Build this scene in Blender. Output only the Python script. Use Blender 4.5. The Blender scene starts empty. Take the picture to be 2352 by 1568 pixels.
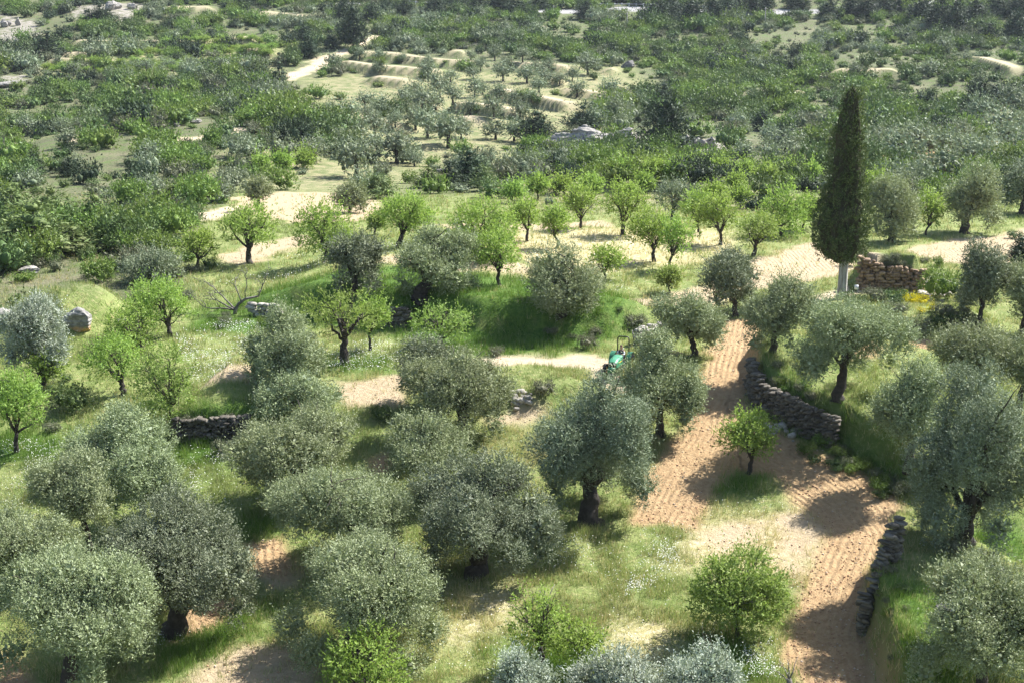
import bpy, bmesh, math
import numpy as np
from mathutils import Vector, Matrix

SC = bpy.context.scene
COL = SC.collection
# ------------------------------------------------------------------ camera, world, sun, exposure
PITCH = math.radians(12.0)
FPX = 2352 * 50.0 / 36.0            # focal length in survey pixels (photo read at 2352 x 1568)
K = 1.25
ZC = 22.0 * K
cam_d = bpy.data.cameras.new("camera"); cam = bpy.data.objects.new("camera", cam_d); COL.objects.link(cam)
cam_d.lens = 50; cam_d.sensor_width = 36; cam_d.clip_start = 0.5; cam_d.clip_end = 5000
cam.location = (0, 0, ZC); cam.rotation_euler = (math.pi / 2 - PITCH, 0, 0)
SC.camera = cam
SUN_EL = math.radians(48); SUN_H = Vector((0.85, 0.52, 0)).normalized()
w = bpy.data.worlds.new("World"); SC.world = w; w.use_nodes = True
nt = w.node_tree; bg = nt.nodes["Background"]
sky = nt.nodes.new("ShaderNodeTexSky"); sky.sky_type = 'NISHITA'; sky.sun_disc = False
sky.sun_elevation = SUN_EL; sky.sun_rotation = math.atan2(SUN_H.x, SUN_H.y)
nt.links.new(sky.outputs[0], bg.inputs[0]); bg.inputs[1].default_value = 0.085
sun_d = bpy.data.lights.new("sun", 'SUN'); sun_d.energy = 5.0; sun_d.angle = math.radians(0.5); sun_d.color = (1.0, 0.98, 0.955)
sun = bpy.data.objects.new("sun", sun_d); COL.objects.link(sun)
sd = Vector((SUN_H.x * math.cos(SUN_EL), SUN_H.y * math.cos(SUN_EL), math.sin(SUN_EL)))
sun.rotation_euler = (-sd).to_track_quat('-Z', 'Y').to_euler(); sun.location = (30, 40, 90)
SC.view_settings.view_transform = 'Standard'; SC.view_settings.look = 'None'
SC.view_settings.exposure = 1.52; SC.view_settings.gamma = 1.0
SC.render.engine = 'CYCLES'
cy = SC.cycles
cy.max_bounces = 5; cy.diffuse_bounces = 3; cy.glossy_bounces = 1; cy.transmission_bounces = 3; cy.transparent_max_bounces = 4
cy.volume_bounces = 0; cy.caustics_reflective = False; cy.caustics_refractive = False
cy.use_denoising = True

# ------------------------------------------------------------------ small helpers
def hash3(ix, iy, iz):
    h = (ix.astype(np.int64) * 374761393 + iy.astype(np.int64) * 668265263 + iz.astype(np.int64) * 2147483647 + 1013904223) & 0xffffffff
    h = ((h ^ (h >> 13)) * 1274126177) & 0xffffffff
    h = ((h ^ (h >> 16)) * 2246822519) & 0xffffffff
    return ((h ^ (h >> 15)) & 0xffffff) / float(0xffffff)
def vnoise(x, y, z=None):
    x = np.asarray(x, float); y = np.asarray(y, float)
    z = np.zeros_like(x) if z is None else np.asarray(z, float)
    x0 = np.floor(x); y0 = np.floor(y); z0 = np.floor(z)
    fx, fy, fz = x - x0, y - y0, z - z0
    fx = fx * fx * (3 - 2 * fx); fy = fy * fy * (3 - 2 * fy); fz = fz * fz * (3 - 2 * fz)
    def c(a, b, d): return hash3(x0 + a, y0 + b, z0 + d)
    a = (c(0,0,0) * (1 - fx) + c(1,0,0) * fx) * (1 - fy) + (c(0,1,0) * (1 - fx) + c(1,1,0) * fx) * fy
    if not np.any(fz): return a
    b = (c(0,0,1) * (1 - fx) + c(1,0,1) * fx) * (1 - fy) + (c(0,1,1) * (1 - fx) + c(1,1,1) * fx) * fy
    return a * (1 - fz) + b * fz
def fbm(x, y, z=None, o=4):
    s = 0; a = 0.5; f = 1.0
    for i in range(o):
        s = s + a * vnoise(np.asarray(x) * f + 17.3 * i, np.asarray(y) * f - 9.1 * i, None if z is None else np.asarray(z) * f + 5.7 * i)
        a *= 0.5; f *= 2.03
    return s / (1 - 0.5 ** o)
def sstep(a, b, x):
    t = np.clip((x - a) / (b - a), 0, 1); return t * t * (3 - 2 * t)

# ------------------------------------------------------------------ ground profile: survey row -> distance
ROWS = [(1900, 36), (1568, 43), (1200, 54), (1000, 60), (850, 66.5), (760, 74), (680, 83), (590, 94), (500, 112), (450, 134), (420, 153), (370, 178), (330, 200), (250, 245), (190, 278), (130, 312), (60, 356), (0, 400), (-60, 450)]
sp, cp = math.sin(PITCH), math.cos(PITCH)
PY, PZ = [], []
for v_, d_ in ROWS:
    yv = (784 - v_) / FPX
    PY.append(d_ * K * (cp + yv * sp)); PZ.append(ZC - d_ * K * (sp - yv * cp))
PY = np.array(PY); PZ = np.array(PZ)
_gy = np.geomspace(5, 3000, 4000)
_sl = (PZ[-1] - PZ[-2]) / (PY[-1] - PY[-2])
_gz = np.interp(_gy, PY, PZ)
_gz = np.where(_gy > PY[-1], PZ[-1] + np.minimum(_gy - PY[-1], 350) * _sl, _gz)
_k = np.exp(-np.linspace(-2.2, 2.2, 111) ** 2); _k /= _k.sum()
_gz = np.convolve(np.pad(_gz, 55, mode='edge'), _k, mode='valid')
def H0(x, y): return np.interp(y, _gy, _gz)
def ray(u, v):
    x = (u - 1176) / FPX; yv = (784 - v) / FPX
    return np.array([x, cp + yv * sp, -sp + yv * cp])
_T = np.geomspace(25, 2200, 2600)
def cast(u, v, hf):
    d = ray(u, v); P = _T[:, None] * d[None, :]
    g = hf(P[:, 0], P[:, 1]) - (ZC + P[:, 2])
    i = int(np.argmax(g > 0)) if np.any(g > 0) else len(_T) - 1
    i = max(i, 1)
    a, b = g[i - 1], g[i]; f = -a / (b - a) if b != a else 0
    t = _T[i - 1] + (_T[i] - _T[i - 1]) * min(max(f, 0), 1)
    p = t * d
    return p[0], p[1]
def W0(pts): return np.array([cast(u, v, H0) for u, v in pts])

# ------------------------------------------------------------------ terrace edges (upper ground to the left of travel)
def line_sd(x, y, L):
    best = np.full(x.shape, 1e9); sgn = np.ones(x.shape); par = np.zeros(x.shape); acc = 0.0
    for (x0, y0), (x1, y1) in zip(L[:-1], L[1:]):
        dx, dy = x1 - x0, y1 - y0; l = math.hypot(dx, dy)
        t = np.clip(((x - x0) * dx + (y - y0) * dy) / (l * l), 0, 1)
        d = np.hypot(x - x0 - t * dx, y - y0 - t * dy)
        s = np.where(dx * (y - y0) - dy * (x - x0) > 0, 1.0, -1.0)
        m = d < best - 1e-9
        best = np.where(m, d, best); sgn = np.where(m, s, sgn); par = np.where(m, acc + t * l, par); acc += l
    return best * sgn, par, acc
def poly_sd(x, y, P):
    best = np.full(x.shape, 1e9); ins = np.zeros(x.shape, bool); n = len(P)
    for i in range(n):
        x0, y0 = P[i]; x1, y1 = P[(i + 1) % n]
        dx, dy = x1 - x0, y1 - y0; l2 = dx * dx + dy * dy + 1e-12
        t = np.clip(((x - x0) * dx + (y - y0) * dy) / l2, 0, 1)
        best = np.minimum(best, np.hypot(x - x0 - t * dx, y - y0 - t * dy))
        if y1 != y0:
            c = ((y0 > y) != (y1 > y)) & (x < (x1 - x0) * (y - y0) / (y1 - y0) + x0); ins ^= c
    return np.where(ins, best, -best)
EDGES = [  # pixels, height, width, back slope length, end fade
    ([(470,705),(600,712),(760,725),(900,728),(1010,745),(1100,768),(1250,772),(1400,765),(1500,745),(1570,715)], 2.1, 2.4, 45, 9),
    ([(270,975),(400,998),(480,1002),(570,995),(680,985),(800,975)], 1.5, 0.5, 30, 6),
    ([(1715,800),(1735,850),(1755,930),(1850,985),(1935,1015),(2010,1070),(2090,1130),(2230,1190)], 1.9, 0.9, 20, 4),
    ([(2140,1265),(2040,1300),(2010,1370),(1998,1440),(2030,1568),(2070,1700)], 2.6, 0.8, 14, 3),
    ([(1966,662),(2060,664),(2125,668)], 2.6, 0.4, 7, 0.9),
    ([(1940,765),(2060,772),(2200,765),(2330,770)], 1.3, 0.8, 9, 3),
    ([(-60,740),(60,765),(150,770),(250,745),(330,700)], 2.6, 3.0, 22, 6),
    ([(1180,965),(1300,930),(1400,900)], 0.8, 1.0, 8, 2),
    ([(1130,455),(1300,448),(1500,440),(1700,452)], 1.2, 1.0, 14, 6),
]
EDG = [(W0(p), h, wd * 1.0, L, ef) for p, h, wd, L, ef in EDGES]
GROVE = W0([(690,335),(650,200),(780,130),(1100,105),(1420,150),(1510,240),(1400,330),(1240,330),(1130,370),(900,400),(760,380)])
KN = W0([(500,345)])[0]
def _c(x0, L): return [((x0 + a / 2.6133) * .9408, b / 2.6133 * .9408) for a, b in L]
TER = [(800, [(0,443),(300,482),(750,518)], 2.2), (800, [(190,533),(550,572)], 1.8), (800, [(100,388),(350,393),(700,428),(1020,447)], 2.0), (800, [(430,325),(560,322)], 1.4), (800, [(690,352),(920,368)], 1.6), (800, [(850,302),(1040,302)], 1.4),
  (800, [(720,710),(950,742),(1140,777),(1260,790)], 2.2), (800, [(750,805),(960,845)], 2.0), (800, [(970,622),(1200,665),(1560,730)], 2.2), (800, [(1310,545),(1550,560)], 1.8), (800, [(1400,630),(1560,640),(1820,665)], 2.0), (800, [(1020,444),(1400,458),(1570,478)], 2.0), (800, [(1690,464),(1890,474)], 1.6), (800, [(440,690),(720,720)], 1.6), (800, [(500,962),(720,975)], 1.6), (800, [(100,850),(520,880)], 1.8),
  (0, [(940,72),(1390,78)], 1.8), (0, [(1580,108),(2120,112)], 1.8), (0, [(400,293),(700,303),(1200,303),(1650,308)], 2.0), (0, [(80,398),(330,393),(600,404)], 1.8), (0, [(1450,376),(1760,384)], 1.8), (0, [(230,434),(640,444),(860,454)], 2.0), (0, [(480,724),(750,726)], 1.8), (0, [(0,845),(380,850)], 1.6),
  (1600, [(1060,478),(1270,484),(1620,494)], 1.8), (1600, [(520,624),(700,620),(1050,614)], 2.0), (1600, [(1870,420),(2050,430),(2290,525)], 2.0), (1600, [(190,444),(350,474)], 1.6)]
FTER = [(W0(_c(x0, L)), h) for x0, L, h in TER]
def H(x, y):
    x = np.asarray(x, float); y = np.asarray(y, float)
    z = H0(x, y).copy()
    far = sstep(140, 380, y)
    z += (fbm(x / 55.0, y / 60.0, o=3) - 0.5) * (0.5 + 5.5 * far * (1 - .75 * np.where(y > 150, sstep(-40, 10, poly_sd(x, y, GROVE)), 0)))
    z += (fbm(x / 6.0 + 31, y / 7.0, o=3) - 0.5) * (0.28 + 0.12 * far)
    near = y < 230
    if np.any(near):
        xn, yn = x[near], y[near]; zn = np.zeros_like(xn)
        wob = (vnoise(xn / 1.9, yn / 1.9) - 0.5) * 0.35
        for L, h, wd, bl, ef in EDG:
            mnx, mxx = L[:, 0].min() - bl - 6, L[:, 0].max() + bl + 6; mny, mxy = L[:, 1].min() - bl - 6, L[:, 1].max() + bl + 6
            m = (xn > mnx) & (xn < mxx) & (yn > mny) & (yn < mxy)
            if not m.any(): continue
            sd_, par, tot = line_sd(xn[m], yn[m], L)
            sd_ = sd_ + wob[m]
            e = sstep(0, ef, par) * sstep(0, ef, tot - par)
            zn[m] += h * e * sstep(-wd / 2, wd / 2, sd_) * (1 - sstep(wd, bl + wd, sd_))
        z[near] += zn
    # stepped terraces on the far slopes
    m = (y > 170) & (y < 620) & (np.abs(x) < 260)
    if np.any(m):
        xm, ym = x[m], y[m]; zt = np.zeros_like(xm); wob = (vnoise(xm / 9, ym / 9) - .5) * .5
        for L, h in FTER:
            q = (xm > L[:, 0].min() - 20) & (xm < L[:, 0].max() + 20) & (ym > L[:, 1].min() - 20) & (ym < L[:, 1].max() + 26)
            if not q.any(): continue
            d_, par, tot = line_sd(xm[q], ym[q], L); d_ = d_ + wob[q]; e = sstep(0, 5, par) * sstep(0, 5, tot - par)
            zt[q] += h * e * sstep(-1.3, .3, d_) * (1 - sstep(1, 17, d_))
        z[m] += zt
    # scrub-covered knoll
    a = ((x - KN[0] + 4) / 27.0); b = (y - KN[1]) / 42.0
    z += 5.2 * np.exp(-(np.abs(a) ** 3.2) - b * b)
    return z
def gp(u, v):
    x, y = cast(u, v, H)
    return np.array([x, y, float(H(np.array([x]), np.array([y]))[0])])
def depth_of(p): return p[1] * cp - (p[2] - ZC) * sp
def toworld(pts): return np.array([cast(u, v, H) for u, v in pts])

# ------------------------------------------------------------------ ground cover survey
SOIL = [[(1655,735),(1740,735),(1765,800),(1738,860),(1722,930),(1800,1000),(1900,1045),(2000,1095),(2085,1150),(2090,1265),(2012,1300),(1990,1440),(2035,1568),(2080,1700),(1870,1700),(1815,1560),(1785,1480),(1815,1380),(1862,1300),(1895,1220),(1810,1150),(1760,1095),(1690,1080),(1640,1125),(1600,1215),(1435,1205),(1500,1080),(1560,980),(1610,850)],
    [(560,1250),(650,1230),(675,1300),(650,1330),(590,1320)], [(390,1400),(500,1370),(560,1380),(520,1430),(390,1475)],
    [(2080,780),(2160,775),(2160,840),(2080,840)], [(1925,850),(2005,825),(2015,890),(1945,905)],
    [(850,1060),(890,1040),(900,1085),(860,1095)], [(0,1500),(60,1520),(60,1700),(-60,1700)],
    [(1190,1600),(1250,1590),(1260,1700),(1180,1700)]]
SOIL2 = [[(1780,392),(1990,388),(2150,425),(2380,440),(2460,330),(2352,305),(2200,335),(2020,352),(1860,365)]]
PALE = [[(1610,1225),(1680,1190),(1760,1200),(1720,1250),(1650,1260)], [(1780,1180),(1850,1170),(1905,1215),(1875,1285),(1820,1345),(1790,1290),(1800,1230)],
    [(530,455),(590,446),(640,442),(770,443),(880,462),(872,500),(745,514),(660,512),(590,492)],
    [(490,605),(560,567),(690,540),(725,560),(640,588),(560,607)],
    [(1480,700),(1640,655),(1740,595),(1860,560),(1990,572),(1990,625),(1850,648),(1720,668),(1640,705),(1500,722)],
    [(1320,705),(1500,690),(1520,718),(1330,724)], [(870,655),(960,650),(1200,668),(1200,690),(1000,688)],
    [(2080,578),(2150,552),(2352,527),(2560,515),(2560,640),(2352,612),(2150,605)],
    [(765,872),(925,868),(930,930),(790,945)],
    [(440,1568),(545,1490),(690,1470),(750,1530),(740,1700),(360,1700)],
    [(585,1310),(660,1285),(668,1345),(600,1362)], [(400,1430),(470,1390),(600,1350),(560,1400),(430,1440)],
    [(1105,965),(1190,940),(1240,955),(1180,990),(1110,985)],
    [(1000,522),(1370,512),(1385,524),(1030,542)], [(430,892),(600,893),(610,930),(460,932)],
    [(690,300),(760,295),(820,310),(760,330),(700,320)], [(2352,330),(2220,345),(2250,360),(2380,355)]]
STRAW = [[(1590,1190),(1660,1150),(1840,1160),(1930,1205),(1890,1295),(1840,1375),(1700,1330),(1600,1290),(1565,1245)],
    [(1000,640),(1300,650),(1640,600),(1760,560),(1650,520),(1100,540)], [(850,640),(1000,650),(1300,690),(1290,715),(1000,690),(860,672)],
    [(1060,1360),(1180,1330),(1200,1420),(1060,1450)], [(1110,995),(1210,985),(1210,1060),(1120,1050)], [(1400,1490),(1500,1420),(1560,1440),(1450,1510)]]
TRACK = [([(1150,828),(1260,832),(1330,828),(1400,838),(1420,880)], 2.6), ([(1870,688),(1920,674),(1985,664)], 2.6),
    ([(660,186),(690,170),(722,160),(738,142),(765,135),(795,124)], 5), ([(180,372),(208,348),(235,322),(248,308)], 3.5), 
    
    ([(360,378),(470,375),(560,362)], 2.5), ([(870,90),(780,128)], 3),
    ([(450,505),(540,475)], 3.0), ]
ROAD = ([(800,8),(1000,10),(1300,15),(1480,17),(1700,20),(2400,12)], 9)
LUSH = [[(450,715),(600,690),(740,690),(890,672),(1000,684),(1200,702),(1440,732),(1480,760),(1390,800),(1250,815),(1080,822),(900,770),(700,745),(650,770),(440,760)],
    [(1630,1100),(1690,1085),(1760,1095),(1760,1140),(1640,1135)], [(1740,900),(1850,985),(1940,1010),(2085,1110),(2090,1150),(1900,1045),(1770,985)],
    [(1995,1430),(2040,1568),(2080,1700),(2200,1700),(2150,1500)], [(2130,1250),(2352,1185),(2420,1290),(2200,1290)],
    [(-40,985),(110,975),(165,1000),(150,1065),(-40,1070)], [(520,1185),(640,1195),(640,1235),(560,1240)], [(380,1478),(520,1430),(640,1390),(640,1420),(480,1500),(390,1540)],
    [(440,985),(600,985),(560,1060),(430,1050)], [(680,830),(900,820),(900,855),(700,855)], [(1150,1500),(1350,1480),(1380,1568),(1150,1568)], [(1590,1470),(1760,1480),(1790,1560),(1600,1560)]]
SCRUB = [[(-400,360),(420,382),(545,440),(470,520),(425,600),(455,660),(385,650),(250,720),(140,750),(-400,740)],
    [(1140,375),(1640,368),(1640,418),(1400,428),(1140,432)], [(940,385),(1150,360),(1150,445),(940,440)]]
FIELD = [[(1130,430),(1660,415),(1900,405),(1900,480),(1130,480)], [(520,385),(760,375),(950,395),(900,440),(560,440)],
         [(330,108),(620,105),(640,180),(60,185),(100,150)], [(0,330),(230,330),(240,350),(0,360)], [(700,180),(1450,150),(1480,250),(1250,330),(1000,400),(720,370)]]
ROCK = [[(1240,330),(1300,308),(1500,300),(1500,345),(1420,358),(1260,368)], [(1555,320),(1700,310),(1680,345),(1570,355)], [(0,20),(90,40),(70,140),(0,150)], [(150,10),(330,0),(320,50),(170,40)], [(0,180),(60,182),(50,205),(0,205)]]
def polys(L): return [W0(p) for p in L]
PSOIL, PSOIL2, PPALE, PSTRAW, PLUSH, PSCRUB, PFIELD, PROCK = map(polys, (SOIL, SOIL2, PALE, STRAW, LUSH, SCRUB, FIELD, ROCK))
PTRACK = [(W0(l), wd) for l, wd in TRACK]; PROAD = (W0(ROAD[0]), ROAD[1])
FUR = [W0([(1705,720),(1665,880),(1620,1000),(1540,1150),(1500,1220)]), W0([(1690,930),(1800,1050),(1960,1160),(2010,1230),(1970,1330),(1920,1450),(1940,1568),(2000,1700)]),
       W0([(500,460),(590,498),(700,520),(880,508)]), W0([(2050,575),(2110,620),(2352,640),(2560,650)])]
def region(x, y, L, soft, wob):
    out = np.zeros(x.shape)
    for P in L:
        m = (x > P[:, 0].min() - 4 * soft) & (x < P[:, 0].max() + 4 * soft) & (y > P[:, 1].min() - 4 * soft) & (y < P[:, 1].max() + 4 * soft)
        if m.any(): out[m] = np.maximum(out[m], sstep(-soft, soft, poly_sd(x[m], y[m], P) + wob[m]))
    return out
def cover(x, y):
    x = np.asarray(x, float); y = np.asarray(y, float)
    n1 = fbm(x / 2.2, y / 2.6, o=3) - 0.5; n2 = fbm(x / 9 + 50, y / 12, o=3) - 0.5
    sc = 0.5 + y / 130.0
    c = {}
    c['soil'] = region(x, y, PSOIL, 0.5, n1 * 1.3)
    c['soil'] = np.maximum(c['soil'], 0.8 * region(x, y, PSOIL2, 2.5, n1 * 6))
    c['pale'] = region(x, y, PPALE, 0.7, n1 * 2.2 * sc)
    c['straw'] = region(x, y, PSTRAW, 2.0, n1 * 5 + n2 * 4)
    trk = np.zeros(x.shape); c['clear'] = np.zeros(x.shape)
    for L, wd in PTRACK:
        d, p_, t_ = line_sd(x, y, L); c['clear'] = np.maximum(c['clear'], 1 - sstep(wd * .8, wd * 1.5, np.abs(d))); trk = np.maximum(trk, 1 - sstep(wd * .32, wd * .68, np.abs(d) + n1 * wd * .9))
    c['track'] = trk
    d, p_, t_ = line_sd(x, y, PROAD[0]); c['road'] = 1 - sstep(PROAD[1] * .5 - .4, PROAD[1] * .5 + .4, np.abs(d))
    c['lush'] = region(x, y, PLUSH, 1.2, n1 * 2)
    s = np.maximum(sstep(150, 185, y + n2 * 60), region(x, y, PSCRUB, 2.0, n1 * 4))
    f = region(x, y, PFIELD, 6.0, n2 * 18)
    c['field'] = f
    s = s * (1 - 0.8 * f) * (1 - c['soil']) * (1 - c['pale']) * (1 - trk)
    c['scrub'] = s
    c['rock'] = region(x, y, PROCK, 2.0, n1 * 8)
    c['riser'] = np.zeros(x.shape); tr = np.zeros(x.shape); q = (y > 170) & (y < 620)
    for L, h in FTER:
        m = q & (x > L[:, 0].min() - 5) & (x < L[:, 0].max() + 5) & (y > L[:, 1].min() - 9) & (y < L[:, 1].max() + 9)
        if not m.any(): continue
        d_, par, tot = line_sd(x[m], y[m], L); e = sstep(0, 6, par) * sstep(0, 6, tot - par); d_ = d_ + n1[m] * .7
        tr[m] = np.maximum(tr[m], e * sstep(.35, .7, d_) * (1 - sstep(2.6, 4.6, d_))); c['clear'][m] = np.maximum(c['clear'][m], e * (d_ > .1) * (d_ < 6)); c['riser'][m] = np.maximum(c['riser'][m], e * (d_ < .2) * (d_ > -1.8))
    c['track'] = np.maximum(c['track'], tr * .8)
    c['scrub'] = np.maximum(c['scrub'], c['riser']) * (1 - c['track'])
    return c

# ------------------------------------------------------------------ materials
def new_mat(name):
    m = bpy.data.materials.new(name); m.use_nodes = True
    return m, m.node_tree, m.node_tree.nodes["Principled BSDF"]
def N(nt, t, **kw):
    n = nt.nodes.new(t)
    for k, v in kw.items(): setattr(n, k, v)
    return n
def mixc(nt, f, a, b, blend='MIX'):
    n = N(nt, "ShaderNodeMix", data_type='RGBA', blend_type=blend)
    for s, v in ((n.inputs['Factor'], f), (n.inputs[6], a), (n.inputs[7], b)):
        if isinstance(v, bpy.types.NodeSocket): nt.links.new(v, s)
        elif isinstance(v, (int, float)): s.default_value = v
        else: s.default_value = (*v, 1)
    return n.outputs[2]
def mathn(nt, op, a, b=0.0, clamp=False):
    n = N(nt, "ShaderNodeMath", operation=op, use_clamp=clamp)
    for s, v in ((n.inputs[0], a), (n.inputs[1], b)):
        if isinstance(v, bpy.types.NodeSocket): nt.links.new(v, s)
        else: s.default_value = v
    return n.outputs[0]
def noise(nt, scale, detail=4, rough=0.6, vec=None, dist=0.0):
    n = N(nt, "ShaderNodeTexNoise"); n.inputs['Scale'].default_value = scale; n.inputs['Detail'].default_value = detail
    n.inputs['Roughness'].default_value = rough; n.inputs['Distortion'].default_value = dist
    if vec is not None: nt.links.new(vec, n.inputs['Vector'])
    return n.outputs['Fac']
def ramp(nt, fac, a, b):
    n = N(nt, "ShaderNodeMapRange"); n.inputs[1].default_value = a; n.inputs[2].default_value = b; n.interpolation_type = 'SMOOTHSTEP'
    nt.links.new(fac, n.inputs[0]); return n.outputs[0]
def simple(name, col, rough=0.7, var=0.25, scale=6.0, metal=0.0, bump=0.0, col2=None, spec=0.4):
    m, nt, b = new_mat(name)
    tc = N(nt, "ShaderNodeTexCoord").outputs['Object']
    f = noise(nt, scale, 5, 0.65, tc)
    c2 = col2 if col2 else tuple(c * (1 - var) for c in col)
    nt.links.new(mixc(nt, ramp(nt, f, 0.35, 0.65), col, c2), b.inputs['Base Color'])
    b.inputs['Roughness'].default_value = rough; b.inputs['Metallic'].default_value = metal; b.inputs['Specular IOR Level'].default_value = spec
    if bump:
        bp = N(nt, "ShaderNodeBump"); bp.inputs['Strength'].default_value = bump; bp.inputs['Distance'].default_value = 0.05
        nt.links.new(noise(nt, scale * 4, 5, 0.7, tc), bp.inputs['Height']); nt.links.new(bp.outputs[0], b.inputs['Normal'])
    return m
def leafmat(name, c1, c2, c3, share=0.25, transl=0.3, rough=0.65, clump=1.2, spec=0.12, tintvar=0.12):
    m, nt, b = new_mat(name)
    g = N(nt, "ShaderNodeNewGeometry"); tc = N(nt, "ShaderNodeTexCoord").outputs['Object']
    r = g.outputs['Random Per Island']
    col = mixc(nt, r, c1, c2)
    col = mixc(nt, mathn(nt, 'GREATER_THAN', mathn(nt, 'FRACT', mathn(nt, 'MULTIPLY', r, 17.3)), 1 - share), col, c3)
    cl = ramp(nt, noise(nt, clump, 2, 0.5, tc), 0.3, 0.7)
    hv = N(nt, "ShaderNodeHueSaturation"); nt.links.new(col, hv.inputs['Color'])
    oi = N(nt, "ShaderNodeObjectInfo").outputs['Random']
    val = mathn(nt, 'ADD', mathn(nt, 'MULTIPLY', cl, 0.28), 0.86 - tintvar)
    val = mathn(nt, 'ADD', val, mathn(nt, 'MULTIPLY', oi, 2 * tintvar))
    nt.links.new(val, hv.inputs['Value'])
    nt.links.new(mathn(nt, 'ADD', mathn(nt, 'MULTIPLY', oi, 0.03), 0.485), hv.inputs['Hue'])
    col = hv.outputs[0]
    nt.links.new(col, b.inputs['Base Color']); b.inputs['Roughness'].default_value = rough; b.inputs['Specular IOR Level'].default_value = spec
    if transl:
        tr = N(nt, "ShaderNodeBsdfTranslucent"); nt.links.new(mixc(nt, 0.5, col, (c2[0] * 1.2, c2[1] * 1.3, c2[2] * .7)), tr.inputs[0])
        mx = N(nt, "ShaderNodeMixShader"); mx.inputs[0].default_value = transl
        out = nt.nodes["Material Output"]
        nt.links.new(b.outputs[0], mx.inputs[1]); nt.links.new(tr.outputs[0], mx.inputs[2]); nt.links.new(mx.outputs[0], out.inputs[0])
    return m
M = {}
M['olive'] = leafmat("olive_leaf", (.180,.212,.102), (.265,.300,.160), (.33,.365,.235), .15, .16)
M['olive_dark'] = leafmat("olive_leaf_dark", (.125,.152,.086), (.20,.23,.14), (.28,.31,.22), .15, .12)
M['olive_silver'] = leafmat("olive_leaf_silver", (.22,.25,.18), (.31,.345,.26), (.42,.45,.37), .25, .18)
M['olive_far'] = leafmat("olive_leaf_far", (.150,.188,.110), (.215,.250,.155), (.26,.29,.20), .15, .15)
M['almond'] = leafmat("almond_leaf", (.15,.235,.045), (.245,.335,.075), (.31,.40,.12), .2, .38)
M['almond_dry'] = leafmat("almond_leaf_olive", (.15,.22,.048), (.235,.31,.08), (.29,.34,.12), .2, .35)
M['pine'] = leafmat("pine_needle", (.022,.040,.022), (.046,.068,.033), (.066,.092,.046), .2, .1, .6)
M['pine_light'] = leafmat("pine_needle_light", (.080,.115,.036), (.135,.17,.055), (.17,.20,.08), .2, .15, .6)
M['cypress'] = leafmat("cypress_leaf", (.045,.070,.020), (.088,.120,.036), (.15,.17,.06), .25, .1, .6, 2.5)
M['cypress_shade'] = leafmat('cypress_inner_shade', (.030,.036,.014), (.045,.05,.02), (.05,.045,.025), .2, 0, .8, 2.5)  # darkened foliage colour for the core, painting in shade between the clumps
M['maquis'] = leafmat("maquis_leaf", (.060,.098,.033), (.112,.162,.052), (.16,.21,.075), .1, .15, .5)
M['maquis_light'] = leafmat("maquis_leaf_light", (.080,.135,.028), (.15,.215,.048), (.21,.28,.07), .2, .25, .45)
M['garrigue'] = leafmat("garrigue_leaf", (.098,.112,.060), (.155,.165,.098), (.20,.20,.13), .25, .15, .6)
M['bark'] = simple("bark_dark", (.060,.048,.038), .9, .5, 5, bump=.8)
M['bark_grey'] = simple("bark_grey", (.20,.18,.155), .9, .45, 4, bump=.9, col2=(.09,.08,.07))
def stonemat(name, a, b_, c_):
    m, nt, b = new_mat(name); tc = N(nt, "ShaderNodeTexCoord").outputs['Object']; r = N(nt, "ShaderNodeNewGeometry").outputs['Random Per Island']
    f = noise(nt, 5, 6, .7, tc); col = mixc(nt, r, a, b_); nt.links.new(mixc(nt, ramp(nt, f, .48, .66), col, c_), b.inputs['Base Color']); b.inputs['Roughness'].default_value = .95
    bp = N(nt, "ShaderNodeBump"); bp.inputs['Strength'].default_value = .8; bp.inputs['Distance'].default_value = .05; nt.links.new(noise(nt, 14, 5, .7, tc), bp.inputs['Height']); nt.links.new(bp.outputs[0], b.inputs['Normal']); return m
M['stone'] = simple("limestone", (.36,.33,.29), .9, .4, 2.5, bump=.8, col2=(.16,.15,.14))
M['stone_brown'] = simple("brown_stone", (.24,.165,.105), .9, .4, 2.5, bump=.8, col2=(.12,.09,.065))
M['stone_dark'] = simple("lichen_stone", (.17,.16,.145), .9, .5, 3.0, bump=.8, col2=(.07,.065,.06))

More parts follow.
